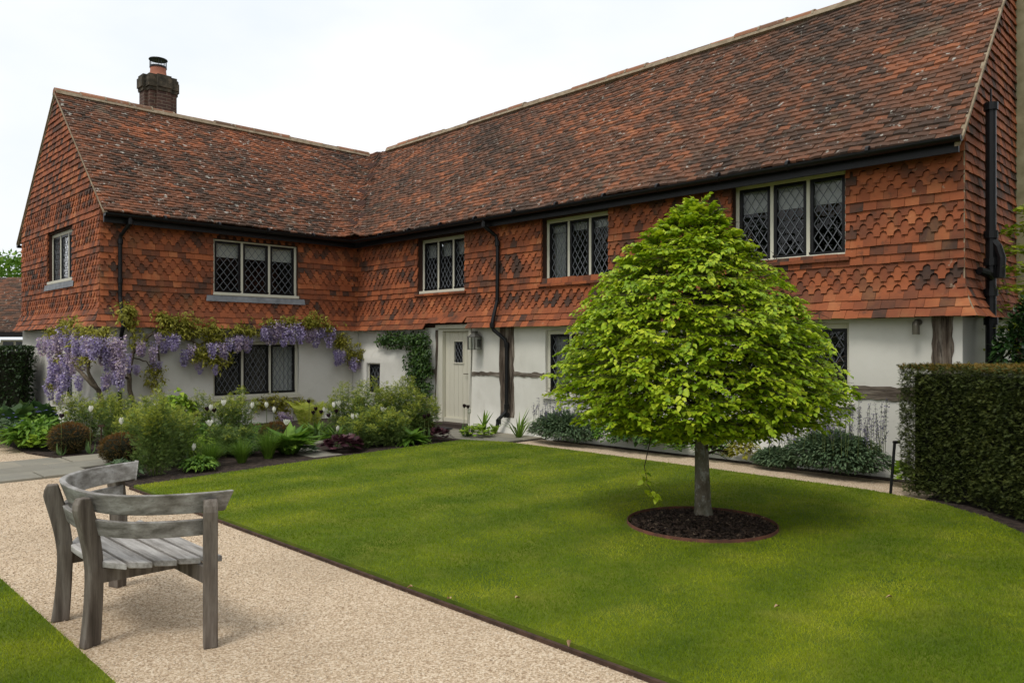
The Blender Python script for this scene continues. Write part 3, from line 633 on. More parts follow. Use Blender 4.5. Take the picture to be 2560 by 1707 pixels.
# flagstones
fb = MB(); rd = random.Random(4)
def flags(p0, p1, q0, q1, rows):
    q = q0; hs_ = (q1 - q0) / rows
    for r in range(rows):
        p = p0 - rd.uniform(0, .5)
        while p < p1:
            l = rd.uniform(.7, 1.5); a, b = max(p, p0), min(p + l - .025, p1); p += l
            if b - a < .1: continue
            j = rd.uniform(-.004, .004); fb.prism([PQ(a, q), PQ(b, q), PQ(b, q + hs_ - .025), PQ(a, q + hs_ - .025)], -.13, -.004 + j)
        q += hs_
flags(3.1, 14.3, -17.6, -15.9, 2); flags(1.8, 4.45, -17.75, -15.2, 3); flags(8.25, 8.95, -15.85, -13.95, 1); flags(12.42, 14.1, -15.85, -13.0, 2)
fl = fb.build('paving', M['flag']); fl['kind'] = 'structure'; bevel(fl, .006, 1)
fj = MB(); fj.prism([PQ(3.0, -17.6), PQ(14.3, -17.6), PQ(14.3, -15.88), PQ(3.0, -15.88)], -.14, -.03); fj.prism([PQ(12.4, -15.87), PQ(14.2, -15.87), PQ(14.2, -12.9), PQ(12.4, -12.9)], -.14, -.027)
o = fj.build('paving_joints', M['soil']); o['kind'] = 'structure'
mt = MB(); mt.box(-.36, .36, -.2, .2, 0, .02); o = mt.build('door_mat', mat('mat_fibre', [(0, (.02, .02, .022)), (1, (.05, .05, .05))], fac='noise', scale=60, rough=1, bump=(120, 1, .01)))
o.location = (*h2w(3.5, -.62, .002)[:2], .002); o.rotation_euler = (0, 0, math.radians(-45)); tag(o, 'dark rectangular door mat on the paving below the cream front door', 'door mat')

# grass blades: one growing mass
M['grass'] = mat('grass', [(0, (.15, .21, .007)), (.35, (.28, .345, .010)), (.7, (.40, .45, .016)), (1, (.58, .54, .09))], fac='island', nmix=.5, scale=.95, stretch=(1, 1, 1), detail=3, rough=.7, spec=.15, transl=.3,
    overlays=[((.10, .20, .008), .5, .44, .66, .7, (1, 1, 1)), ((.54, .47, .11), 2.6, .54, .74, .45, (1, 1, 1)), ((.50, .38, .10), .8, .62, .78, .35, (1, 1, 1)), ((.12, .19, .008), 5, .52, .72, .5, (1, 1, 1))])
def mow(m, amt, dark):
    """soft mowing bands: strips about half a metre wide running towards the house"""
    nt = m.node_tree; N = nt.nodes; K = nt.links.new; p = N['Principled BSDF']; src_ = p.inputs['Base Color'].links[0].from_socket
    t = N.new('ShaderNodeTexCoord'); mp_ = N.new('ShaderNodeMapping'); mp_.inputs['Rotation'].default_value = (0, 0, math.radians(45)); K(t.outputs['Object'], mp_.inputs[0])
    w = N.new('ShaderNodeTexWave'); w.inputs['Scale'].default_value = .34; w.inputs['Distortion'].default_value = .9; w.inputs['Detail'].default_value = 2; w.inputs['Detail Scale'].default_value = 1.2; K(mp_.outputs[0], w.inputs[0])
    a_ = N.new('ShaderNodeMath'); a_.operation = 'MULTIPLY'; a_.inputs[1].default_value = amt; K(w.outputs['Fac'], a_.inputs[0]); x = N.new('ShaderNodeMix'); x.data_type = 'RGBA'; x.blend_type = 'MULTIPLY'; K(a_.outputs[0], x.inputs[0]); K(src_, x.inputs[6]); x.inputs[7].default_value = (*dark, 1)
    for l in list(src_.links):
        if l.to_node != x: K(x.outputs[2], l.to_socket)
mow(M['grass'], .8, (.46, .60, .42))
def in_poly(x, y, P):
    P = np.array(P); c = np.zeros(len(x), bool); j = len(P) - 1
    for i in range(len(P)):
        xi, yi = P[i]; xj, yj = P[j]
        c ^= ((yi > y) != (yj > y)) & (x < (xj - xi) * (y - yi) / (yj - yi + 1e-12) + xi); j = i
    return c
def blades(name, poly, n, ymin, ring=None, near=(2.2, 14)):
    # more blades where they are seen from close by
    y = near[0] * (near[1] / near[0]) ** rng.random(n); x = (rng.random(n) * 2 - 1) * 1.05 * y
    k = in_poly(x, y, poly) & (y > ymin)
    if ring: k &= np.hypot(x - ring[0], y - ring[1]) > ring[2]
    x, y = x[k], y[k]; n = len(x); d = np.hypot(x, y)
    h = rng.uniform(.010, .024, n) ; w = np.clip(.0011 * d / 3.5, .0012, .0040) * rng.uniform(.8, 1.3, n) * 1.25
    th = rng.random(n) * 2 * np.pi; ln = rng.normal(0, .011, (n, 2))
    B = np.stack([x, y, np.full(n, -.003)], 1); S = np.stack([np.cos(th) * w, np.sin(th) * w, 0 * w], 1)
    T = B + np.stack([ln[:, 0], ln[:, 1], h], 1)
    V = np.stack([B - S, B + S, T], 1).reshape(-1, 3); F = np.arange(3 * n).reshape(-1, 3)
    o = np_mesh(name, V, F, M['grass']); o['kind'] = 'stuff'; return o
RC, RR = (1.70, 6.90), .66
blades('grass', lawn_pts, 1400000, 2.2, (RC[0], RC[1], RR + .02)); blades('grass', lawn2, 500000, 2.6, near=(2.6, 6))
# loose stones over the gravel close to the viewer
n = 130000; y = 3.0 * (14 / 3.0) ** rng.random(n); x = (rng.random(n) * 2 - 1) * .8 * y; p = x + y; q = x - y
k = ((p > GP0 + .02) & (p < GP1 - .03)) | ((p > 12.8) & (p < 13.75) & (q > -13) & (q < -4)); k &= ~((p > 1.7) & (p < 4.5) & (q < -15.15) & (q > -17.8))
x, y = x[k], y[k]; n = len(x); r = rng.uniform(.0018, .0052, n) * np.clip(np.hypot(x, y) / 6, .75, 1.4)
O = np.array([(1, 0, 0), (0, 1, 0), (-1, 0, 0), (0, -1, 0), (0, 0, .8), (0, 0, -.6)]); OF = np.array([(0, 1, 4), (1, 2, 4), (2, 3, 4), (3, 0, 4), (1, 0, 5), (2, 1, 5), (3, 2, 5), (0, 3, 5)])
th = rng.random(n) * 6.28; cs, sn = np.cos(th), np.sin(th); sc = rng.uniform(.7, 1.35, (n, 3))
P = O[None] * sc[:, None] * r[:, None, None]; X = P[..., 0] * cs[:, None] - P[..., 1] * sn[:, None] + x[:, None]; Y = P[..., 0] * sn[:, None] + P[..., 1] * cs[:, None] + y[:, None]; Z = P[..., 2] - .033 + r[:, None] * .25
o = np_mesh('gravel', np.stack([X, Y, Z], 2).reshape(-1, 3), (OF[None] + 6 * np.arange(n)[:, None, None]).reshape(-1, 3),
    mat('pebble', [(0, (.29, .21, .14)), (.12, (.46, .35, .24)), (.55, (.575, .46, .33)), (.9, (.66, .555, .425)), (1, (.74, .68, .58))], rough=.9)); o['kind'] = 'stuff'

# ------------------------------------------------------------------ tree ring
M['rust'] = mat('rust', [(0, (.05, .022, .015)), (1, (.14, .055, .03))], fac='noise', scale=9, rough=.85)
ring = MB(); ring.lathe([(RR, -.14), (RR, .028), (RR - .007, .028), (RR - .007, -.14)], 72, (*RC, 0)); o = ring.build('edging_ring', M['rust'], None, True); tag(o, 'round rusty steel edging ring set in the lawn around the tree', 'edging ring')
ms = MB(); pr = [(0, .035)] + [(RR * t, .035 - .05 * t * t) for t in (.25, .5, .75, .985)]; ms.lathe(pr, 40, (*RC, 0)); o = ms.build('mulch_soil', M['soil']); o['kind'] = 'structure'
n = 9000; a = rng.random(n) * 6.283; rr = np.sqrt(rng.random(n)) * (RR - .02); x = RC[0] + rr * np.cos(a); y = RC[1] + rr * np.sin(a); z = .037 - .05 * (rr / RR) ** 2
th = rng.random(n) * 6.283; l = rng.uniform(.008, .030, n); w = rng.uniform(.003, .009, n); D = np.stack([np.cos(th) * l, np.sin(th) * l, rng.normal(0, .007, n)], 1); S = np.stack([-np.sin(th) * w, np.cos(th) * w, rng.normal(0, .005, n)], 1); B = np.stack([x, y, z + rng.random(n) * .012], 1)
o = np_mesh('mulch', np.stack([B - D - S, B + D - S, B + D + S, B - D + S], 1).reshape(-1, 3), np.arange(4 * n).reshape(-1, 4), mat('bark_chip', [(0, (.012, .008, .006)), (.7, (.045, .028, .019)), (.96, (.09, .06, .04)), (1, (.2, .15, .1))], rough=.9)); o['kind'] = 'stuff'

# ------------------------------------------------------------------ garden bench (curved back, slatted seat)
def wood(name, stretch, c=((.10, .085, .068), (.20, .18, .155), (.31, .29, .265))):
    return mat(name, [(0, c[0]), (.5, c[1]), (1, c[2])], fac='noise', scale=7, stretch=stretch, rough=.8, spec=.25, bump=(30, .5, .004, stretch), overlays=[((.030, .024, .018), 12, .60, .70, .22, stretch), ((.035, .030, .024), 48, .58, .70, .42, stretch), ((.09, .09, .09), 2.5, .55, .8, .5, (1, 1, 1))])
WUP = wood('weathered_oak', (3, 3, .3), ((.065, .052, .041), (.13, .108, .088), (.21, .185, .155))); WLONG = wood('weathered_oak_long', (.5, 1.6, 3), ((.12, .11, .095), (.24, .225, .205), (.38, .37, .35))); WSEAT = wood('weathered_oak_seat', (.4, 4, 3), ((.19, .175, .155), (.34, .32, .295), (.48, .46, .43)))
bench = tag(empty('garden_bench', (-2.318, 4.566, -.035), math.radians(-45)), 'weathered grey oak garden bench with curved two-rail back on the gravel path', 'bench')
# bench axes: x along the seat front, y towards the house = the front of the seat
def arc(off, lo=-1, hi=1, n=56):                     # plan curve of the back, off = distance outside the rail line
    P = []
    for i in range(n + 1):
        t = lo + (hi - lo) * i / n; a = abs(t)
        P.append(Vector((math.copysign(.670 * (1 - (1 - min(a, 1)) ** 1.65) + .05 * a ** 4, t), -.250 + .565 * a ** 2.35, 0)))
    out = []
    for i, p in enumerate(P):
        d = (P[min(i + 1, n)] - P[max(i - 1, 0)]).normalized(); out.append(p + Vector((d.y, -d.x, 0)) * off)
    return out
def rail(z0, z1, lean, th, lo, hi, m, under):
    n = 56; V = []
    inn0, o0 = arc(-th, lo * under, hi * under, n), arc(0, lo * under, hi * under, n); inn1, o1 = arc(lean - th, lo, hi, n), arc(lean, lo, hi, n)
    for i in range(n + 1): V += [inn0[i] + Vector((0, 0, z0)), o0[i] + Vector((0, 0, z0)), o1[i] + Vector((0, 0, z1)), inn1[i] + Vector((0, 0, z1))]
    F = [(i * 4 + k, i * 4 + (k + 1) % 4, (i + 1) * 4 + (k + 1) % 4, (i + 1) * 4 + k) for i in range(n) for k in range(4)] + [(0, 1, 2, 3), tuple(n * 4 + k for k in range(4))]
    mb = MB(); mb.add(V, F); return mb
bevel(rail(.722, .836, .040, .036, -1.02, 1.02, WLONG, .972).build('top_rail', WLONG, bench), .006); bevel(rail(.598, .690, .022, .032, -.93, .93, WLONG, .985).build('lower_rail', WLONG, bench), .005)
def leg(x, y, dirx, diry, front):
    d = Vector((dirx, diry, 0)).normalized(); s = Vector((-d.y, d.x, 0)); prof = []; N2 = 26; hgt = .815 if not front else .80
    for i in range(N2 + 1):
        z = hgt * i / N2; t = z / hgt
        off = .026 * (max(0, .5 - t) / .5) ** 1.8 + .085 * (max(0, t - .48) / .52) ** 1.6 if not front else .012 * (max(0, .4 - t) / .4) ** 2 + .040 * (max(0, t - .55) / .45) ** 1.6
        wd = .096 - .014 * math.sin(min(1, t * 1.25) * 3.14) if not front else .092
        if t > .90: u_ = (t - .90) / .10; off -= .5 * wd * .42 * u_ ** 2; wd *= 1 - .42 * u_ ** 2
        prof.append((off, wd, z))
    V = []; hw = .028 if not front else .037
    for off, wd, z in prof:
        c = Vector((x, y, z)) + d * off
        V += [c - d * wd / 2 - s * hw, c + d * wd / 2 - s * hw, c + d * wd / 2 + s * hw, c - d * wd / 2 + s * hw]
    F = [(i * 4 + k, i * 4 + (k + 1) % 4, (i + 1) * 4 + (k + 1) % 4, (i + 1) * 4 + k) for i in range(N2) for k in range(4)] + [(3, 2, 1, 0), tuple(N2 * 4 + k for k in range(4))]
    mb = MB(); mb.add(V, F); bevel(mb.build('leg', WUP, bench), .007)
leg(-.268, -.232, -.30, -1, False); leg(.272, -.232, .30, -1, False)
leg(.728, .215, .93, -.36, True); leg(-.728, .215, -.93, -.36, True)
def seat_w(y): return .28 + .325 * (max(0, y + .25) / .5) ** .6
for (ya, yb) in [(-.215, -.118), (-.100, -.004), (.014, .108), (.126, .220), (.238, .325)]:
    mb = MB(); pl_ = [(x_, y_) for x_, y_ in ((seat_w(ya) - .03, ya), (seat_w((ya + yb) / 2) - .012, (ya + yb) / 2), (seat_w(yb), yb))]
    if ya < -.2: pl_ = [(.10, -.222), (.20, -.217), (.28, -.200), (.35, -.165), (seat_w(yb) + .01, yb)]
    P_ = [(-x_, y_) for x_, y_ in pl_] + [(x_, y_) for x_, y_ in pl_[::-1]]
    mb.prism(P_, .418, .452); bevel(mb.build('seat_slat', WSEAT, bench), .004)
mb = MB(); mb.box(-.70, .70, .205, .245, .325, .414); mb.build('front_apron', WUP, bench)
for s in (-1, 1):
    mb = MB(); mb.box(s * .272 - .022, s * .272 + .022, -.22, .203, .335, .414); mb.build('bearer', WUP, bench)

# ------------------------------------------------------------------ leaf tools
def T_leaf(w=.5, fold=.18, droop=.15, mid=.42):
    V = np.array([(0, 0, 0), (-w * .42, mid * .45, fold * .8), (-w * .5, mid, fold), (-w * .30, .75, fold * .5 - droop * .5), (0, 1, -droop), (w * .30, .75, fold * .5 - droop * .5), (w * .5, mid, fold), (w * .42, mid * .45, fold * .8), (0, mid, .02), (0, .75, -droop * .5)], float)
    F = np.array([(0, 8, 2, 1), (8, 9, 3, 2), (9, 4, 4, 3), (0, 7, 6, 8), (8, 6, 5, 9), (9, 5, 4, 4)])
    Ft = []
    for f in F:
        f = list(dict.fromkeys(f)); Ft += [(f[0], f[1], f[2])] + ([(f[0], f[2], f[3])] if len(f) == 4 else [])
    return V, np.array(Ft)
def T_blade(w=.1, bend=.25):
    V = np.array([(-w / 2, 0, 0), (w / 2, 0, 0), (-w * .5, .5, -.06 * bend), (w * .5, .5, -.06 * bend), (0, 1, -bend)], float); return V, np.array([(0, 1, 3), (0, 3, 2), (2, 3, 4)])
def T_sprig(k=4, w=.16, l=.5):
    V = []; F = []
    for i in range(k):
        t = .1 + .8 * i / k
        for s in (-1, 1):
            n = len(V); V += [(0, t, 0), (0, t + w * .7, 0), (s * l * (1 - .5 * t), t + .22, .08)]; F.append((n, n + 1, n + 2))
    n = len(V); V += [(-w / 3, 0, 0), (w / 3, 0, 0), (0, 1.05, 0)]; F.append((n, n + 1, n + 2)); return np.array(V, float), np.array(F)
def T_lobed(lobes=5, depth=.45, cup=.15):
    V = [(0, 0, 0)]; F = []; n = lobes * 2 + 1
    for i in range(n):
        a = math.radians(-150 + 300 * i / (n - 1)); r = (.55 if i % 2 else .55 * (1 - depth)) if True else .5
        V.append((math.sin(a) * r, .45 + math.cos(a) * r, cup * r))
    c = len(V); V.append((0, .42, 0))
    for i in range(1, n): F.append((c, i + 1, i))
    F.append((c, 1, 0)); F.append((c, 0, n)); return np.array(V, float), np.array(F)
def unit(a): return a / (np.linalg.norm(a, axis=1, keepdims=True) + 1e-9)
def scatter(T, pos, d, up, size, wid=1.0):
    """leaf template T placed at pos, its axis along d, its face towards up"""
    V, F = T; n = len(pos); d = unit(np.asarray(d, float)); s = unit(np.cross(d, up)); u = np.cross(s, d); size = np.broadcast_to(size, (n,))[:, None, None]; wid = np.broadcast_to(wid, (n,))[:, None, None]
    W = (V[None, :, 0:1] * wid * s[:, None] + V[None, :, 1:2] * d[:, None] + V[None, :, 2:3] * u[:, None]) * size + pos[:, None]
    return W.reshape(-1, 3), (F[None] + len(V) * np.arange(n)[:, None, None]).reshape(-1, 3)
def merge(parts):
    V = []; F = []; n = 0
    for v, f in parts: V.append(v); F.append(f + n); n += len(v)
    return np.concatenate(V), np.concatenate(F)
def rdir(n): return unit(rng.normal(size=(n, 3)))

# ------------------------------------------------------------------ the young clipped hornbeam on the lawn
M['bark'] = mat('bark', [(0, (.085, .068, .045)), (.5, (.17, .145, .105)), (1, (.27, .25, .20))], fac='noise', scale=7, stretch=(1, 1, .6), rough=.9, bump=(24, 1.0, .02, (2, 2, .6)), overlays=[((.36, .36, .32), 22, .53, .63, .7, (1, 1, .7)), ((.04, .045, .02), 4, .46, .66, .75, (1, 1, .6))])
M['twig'] = flat('twig', (.045, .032, .022), .9)
M['tree_leaf'] = mat('tree_leaf', [(0, (.13, .25, .010)), (.35, (.28, .42, .014)), (.7, (.45, .56, .022)), (.95, (.60, .65, .04)), (1, (.60, .48, .06))], nmix=.3, scale=2.2, rough=.5, spec=.35, transl=.33)
TB = (1.775, 7.12)
tree = tag(empty('ornamental_tree', (*TB, 0)), 'young clipped tree with domed bright green crown in the ring on the lawn', 'tree')
tk = MB(); tk.tube([(0, .0, -.03), (0, 0, .04), (-.005, 0, .12), (-.012, .0, .4), (-.02, 0, .8), (-.02, .01, 1.3), (.0, 0, 1.9), (.01, 0, 2.5), (.0, .0, 2.85)], [.104, .090, .076, .067, .059, .050, .040, .026, .008], 14)
tk.build('trunk', M['bark'], tree, True)
CR = [(.74, .25), (.80, .62), (.90, 1.03), (1.0, 1.22), (1.15, 1.26), (1.3, 1.28), (1.5, 1.23), (1.75, 1.13), (1.97, 1.01), (2.15, .88), (2.35, .72), (2.55, .54), (2.73, .37), (2.87, .23), (2.99, .12), (3.06, .03)]
def crown_r(z): return np.interp(z, [c[0] for c in CR], [c[1] for c in CR])
br = MB(); tips = []; rd = random.Random(7)
for i in range(110):
    z0 = .62 + 2.2 * (i / 110) ** .95; a = i * 2.399 + rd.uniform(-.3, .3); ztip = z0 + .22 * (1 if z0 > 1.1 else .25) + rd.uniform(-.05, .08); ztip = min(ztip, 2.9); R_ = float(crown_r(min(2.98, max(.66, ztip)))) * rd.uniform(.82, .98)
    pts = [Vector((0, 0, z0))]
    for t in (.25, .5, .75, 1): pts.append(Vector((math.cos(a + .12 * t) * R_ * t, math.sin(a + .12 * t) * R_ * t, z0 + (ztip - z0) * t ** .8 + rd.uniform(-.02, .02))))
    b0 = .016 * (1 - .55 * i / 110); br.tube(pts, [b0, b0 * .8, b0 * .6, b0 * .42, b0 * .2], 5, False)
    for j in range(5):
        t = rd.uniform(.25, 1); k = min(3, int(t * 4)); f = t * 4 - k; p = pts[k].lerp(pts[k + 1], f); aa = a + rd.choice((-1, 1)) * rd.uniform(.5, 1.2); ll = rd.uniform(.15, .42) * (1.1 - .4 * t); e = p + Vector((math.cos(aa) * ll, math.sin(aa) * ll, rd.uniform(-.07, .10)))
        r_e = math.hypot(e.x, e.y); lim = float(crown_r(min(2.98, max(.64, e.z)))) 
        if r_e > lim: e.x *= lim / r_e; e.y *= lim / r_e
        br.tube([p, p.lerp(e, .5) + Vector((0, 0, .015)), e], [b0 * .32, b0 * .25, b0 * .12], 4, False); tips.append((p, e))
br.build('branches', M['twig'], tree)
# leaves sit along flat layered sprays on the twigs, most of them in the outer shell of the crown
LEAF = T_leaf(.70, .12, .16)
def sprays(k, lo, hi, per, tw):
    """k twigs ending between lo and hi of the crown radius, each with leaves in two flat rows"""
    z = rng.uniform(.76, 2.95, k * 4); z = z[rng.random(k * 4) < (crown_r(z) + .16) / 1.5][:k]; k = len(z); z = np.where(rng.random(k) < .65, np.round(z / .12) * .12 + rng.normal(0, .016, k), z); z = np.clip(z, .76, 2.99)
    a = rng.random(k) * 6.283; lump = 1 + .045 * np.sin(a * 5 + z * 4.1) + .045 * np.sin(a * 9 - z * 7.3 + 1) + .04 * np.sin(a * 17 + z * 13)
    R_ = crown_r(z) * lump * (hi - (hi - lo) * rng.random(k) ** 1.5); out = np.stack([np.cos(a), np.sin(a), 0 * a], 1); tg = np.stack([-np.sin(a), np.cos(a), 0 * a], 1)
    dr = unit(out * rng.uniform(.5, 1, (k, 1)) + tg * rng.normal(0, .7, (k, 1)) + Z_ * (rng.normal(-.06, .16, (k, 1)) + np.clip(z - 2.3, 0, 1)[:, None] * 1.3)); ln = rng.uniform(.17, .34, k) * np.clip(crown_r(z) / .8, .55, 1.1)
    tip = out * R_[:, None] + Z_ * z[:, None] + np.array([1.0, 0, 0]) * np.interp(z, [.8, 1.1, 1.6, 2.2, 2.6, 3.0], [-.04, -.05, -.09, -.15, -.13, -.05])[:, None]; base = tip - dr * ln[:, None]; P = []; D = []; U = []; S = []
    roll = rng.normal(0, .22, (k, 1)); sd = unit(np.cross(dr, Z_)); nrm = unit(np.cross(sd, dr) + sd * roll)
    for i in range(per):
        t = (i + .5) / per; s_ = (-1 if i % 2 else 1); sag_ = -.05 * t * t * ln[:, None] / .3
        P.append(base + dr * (ln * t)[:, None] + Z_ * sag_ + rng.normal(0, .008, (k, 3))); D.append(dr * (.55 + .7 * t ** 3) + sd * s_ * (.85 - .5 * t ** 3) + rdir(k) * .26 - Z_ * .25); U.append(nrm + rdir(k) * .36); S.append(rng.uniform(.042, .078, k) * (1.02 - .25 * t))
        tw.append((base, tip)) if i == 0 else None
    return scatter(LEAF, np.concatenate(P), np.concatenate(D), np.concatenate(U), np.concatenate(S), rng.uniform(.85, 1.1, k * per))
Z_ = np.array([0, 0, 1.0]); tw = []
V, F = merge([sprays(2500, .72, 1.03, 15, tw), sprays(650, .35, .75, 12, tw)])
tm = MB()
for bs, tp in tw:
    for i in range(len(bs)): tm.tube([bs[i], tp[i]], [.0035, .0015], 3, False)
tm.build('twigs', M['twig'], tree)
# one long shoot hangs down towards the lawn on the left
hs0 = Vector((-.55, -.35, .80)); sh = [hs0, Vector((-.62, -.42, .55)), Vector((-.60, -.46, .40)), Vector((-.52, -.48, .28))]
b2 = MB(); b2.tube(sh, [.005, .004, .003, .002], 5); b2.build('hanging_shoot', M['twig'], tree)
hp = np.array([(sh[1].lerp(sh[2], t)) if t < 1 else sh[2].lerp(sh[3], t - 1) for t in rng.uniform(.2, 2, 20)]); V2_, F2_ = scatter(LEAF, hp + rng.normal(0, .012, hp.shape), rdir(20) * np.array([1, 1, .4]) + np.array([0, 0, -.5]), np.array([0, -.4, .8]) + rdir(20) * .4, rng.uniform(.05, .075, 20))
V, F = merge([(V, F), (V2_, F2_)])
np_mesh('crown', V, F, M['tree_leaf'], tree, smooth=False)

# ------------------------------------------------------------------ hedges
def hedge(name, poly, h, n, T, size, m, mtop, core, label, cat, lean=.0, ntop=4000, clump=.05):
    root = tag(empty(name, (*np.mean(poly, axis=0), 0)), label, cat); ox, oy = np.mean(poly, axis=0); P = np.array(poly) - np.array([ox, oy])
    IN = []
    for i in range(len(P)):
        e0, e1 = P[i] - P[i - 1], P[(i + 1) % len(P)] - P[i]; n0 = np.array([e0[1], -e0[0]]) / np.linalg.norm(e0); n1 = np.array([e1[1], -e1[0]]) / np.linalg.norm(e1); IN.append(tuple(P[i] - (n0 + n1) / max(.75, 1 + n0 @ n1) * (clump * 1.1 + .055)))
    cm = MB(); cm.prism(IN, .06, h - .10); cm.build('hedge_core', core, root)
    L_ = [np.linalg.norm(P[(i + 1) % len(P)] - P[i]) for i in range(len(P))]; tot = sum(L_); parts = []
    for i, l in enumerate(L_):
        k = int(n * l / tot); A_, B_ = P[i], P[(i + 1) % len(P)]; t = rng.random(k); z = rng.random(k) * (h - .02) + .02; d_ = (B_ - A_) / l; nr = np.array([d_[1], -d_[0]])
        s_ = t * l + i * 7.7; f_ = np.sin(s_ * 17 + 2.2 * np.sin(z * 13)) * np.sin(z * 29 + 1.7 * np.sin(s_ * 11)) + .6 * np.sin(s_ * 41 + z * 37)
        ins = -.02 + clump * .55 * f_ - clump * rng.random(k) * 1.2 + .02 * np.sin(s_ * 2.3 + z * 2) - .06 * np.clip((.25 - z) / .25, 0, 1) - np.where(rng.random(k) < .38, rng.uniform(.03, .16, k), 0)
        xy = A_[None] + (B_ - A_)[None] * t[:, None] + nr[None] * ins[:, None] + nr[None] * (lean * (z / h))[:, None]
        d = np.concatenate([np.repeat(nr[None], k, 0) * .8, np.zeros((k, 1))], 1) + rdir(k) * .75; d[:, 2] += .05
        parts.append(scatter(T, np.concatenate([xy, z[:, None]], 1), d, np.array([0, 0, 1]) + rdir(k) * .5, rng.uniform(*size, k)))
    V, F = merge(parts); np_mesh('foliage', V, F, m, root)
    lo, hi = P.min(0), P.max(0); q = rng.uniform(lo, hi, (ntop * 2, 2)); q = q[in_poly(q[:, 0], q[:, 1], P)][:ntop]; k = len(q)
    d = rdir(k) * .7 + np.array([0, 0, 1.0]); V, F = scatter(T, np.concatenate([q * (1 + lean / 1.5), np.full((k, 1), h - .04) + rng.normal(0, .012, (k, 1))], 1), d, rdir(k), rng.uniform(*size, k) * 1.05)
    np_mesh('top_growth', V, F, mtop, root); return root
M['yew'] = mat('yew', [(0, (.024, .040, .010)), (.45, (.062, .084, .018)), (.82, (.12, .14, .028)), (1, (.19, .17, .035))], nmix=.3, scale=4, rough=.6, spec=.3, transl=.15)
M['yew_new'] = mat('yew_new', [(0, (.10, .075, .012)), (.5, (.20, .125, .018)), (1, (.30, .19, .03))], rough=.6, transl=.25)
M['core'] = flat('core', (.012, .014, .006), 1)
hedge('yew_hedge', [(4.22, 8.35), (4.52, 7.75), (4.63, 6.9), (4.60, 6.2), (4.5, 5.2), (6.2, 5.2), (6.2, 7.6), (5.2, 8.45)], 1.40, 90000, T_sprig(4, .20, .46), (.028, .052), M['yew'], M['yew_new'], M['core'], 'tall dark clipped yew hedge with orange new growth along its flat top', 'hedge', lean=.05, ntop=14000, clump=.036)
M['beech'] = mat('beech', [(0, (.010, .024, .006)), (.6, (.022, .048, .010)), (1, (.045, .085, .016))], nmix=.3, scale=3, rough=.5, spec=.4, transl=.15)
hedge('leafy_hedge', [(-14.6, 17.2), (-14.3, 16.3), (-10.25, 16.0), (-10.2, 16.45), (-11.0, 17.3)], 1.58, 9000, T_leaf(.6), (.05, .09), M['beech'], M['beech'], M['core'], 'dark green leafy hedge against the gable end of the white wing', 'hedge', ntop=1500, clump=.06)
# ------------------------------------------------------------------ planting
def leafmat(name, a, b, c, **kw): return mat(name, [(0, a), (.55, b), (1, c)], rough=kw.pop('rough', .55), spec=.3, transl=kw.pop('transl', .3), **kw)
M['feather'] = leafmat('feather', (.07, .13, .034), (.13, .20, .045), (.21, .28, .06)); M['feather_top'] = leafmat('feather_top', (.21, .27, .026), (.36, .41, .04), (.50, .50, .10))
M['stem'] = flat('stem', (.10, .13, .035), .7); M['dark_stem'] = flat('dark_stem', (.06, .035, .02), .8)
M['green'] = leafmat('green', (.07, .16, .018), (.13, .25, .026), (.21, .34, .04)); M['lime'] = leafmat('lime', (.14, .25, .018), (.24, .37, .028), (.36, .47, .05))
M['deep'] = leafmat('deep', (.026, .065, .016), (.052, .115, .024), (.095, .17, .035)); M['blue_green'] = leafmat('blue_green', (.065, .115, .055), (.115, .18, .085), (.185, .255, .13))
M['purple'] = leafmat('purple', (.028, .010, .014), (.062, .020, .028), (.12, .045, .055), rough=.4); M['bronze'] = leafmat('bronze', (.15, .150, .018), (.28, .27, .032), (.42, .39, .065)); M['blade'] = leafmat('blade', (.06, .13, .016), (.115, .21, .022), (.19, .30, .035))
M['ball'] = mat('ball', [(0, (.030, .032, .008)), (.5, (.075, .060, .012)), (1, (.15, .090, .018))], rough=.6, transl=.15); M['ball_tip'] = mat('ball_tip', [(0, (.10, .055, .012)), (1, (.24, .11, .022))], rough=.6, transl=.2)
M['white_petal'] = mat('white_petal', [(0, (.78, .77, .66)), (1, (.84, .83, .76))], rough=.5, transl=.3); M['black_petal'] = mat('black_petal', [(0, (.012, .004, .008)), (1, (.028, .008, .014))], rough=.35)
M['blue_petal'] = mat('blue_petal', [(0, (.10, .08, .34)), (1, (.19, .16, .50))], rough=.6); M['red_petal'] = flat('red_petal', (.45, .04, .015)); M['haze_flower'] = mat('haze_flower', [(0, (.09, .08, .13)), (1, (.19, .17, .26))], rough=.8)
BLADE, NEEDLE, BROAD, OVAL = T_blade(.10, .35), T_blade(.11, .12), T_leaf(.62, .16, .35, .45), T_leaf(.45, .12, .25)
LOBE, STAR, SPRIG = T_lobed(5, .35, .12), T_lobed(7, .42, .1), T_sprig(4, .16, .42)
Z3 = np.array([0, 0, 1.0])
def thing(name, loc, label, cat, group=None, rz=0.0): return tag(empty(name, loc, rz), label, cat, group)
def at(px, z, h=0.0): return ((px - 1280) / FPX * z, z, h)
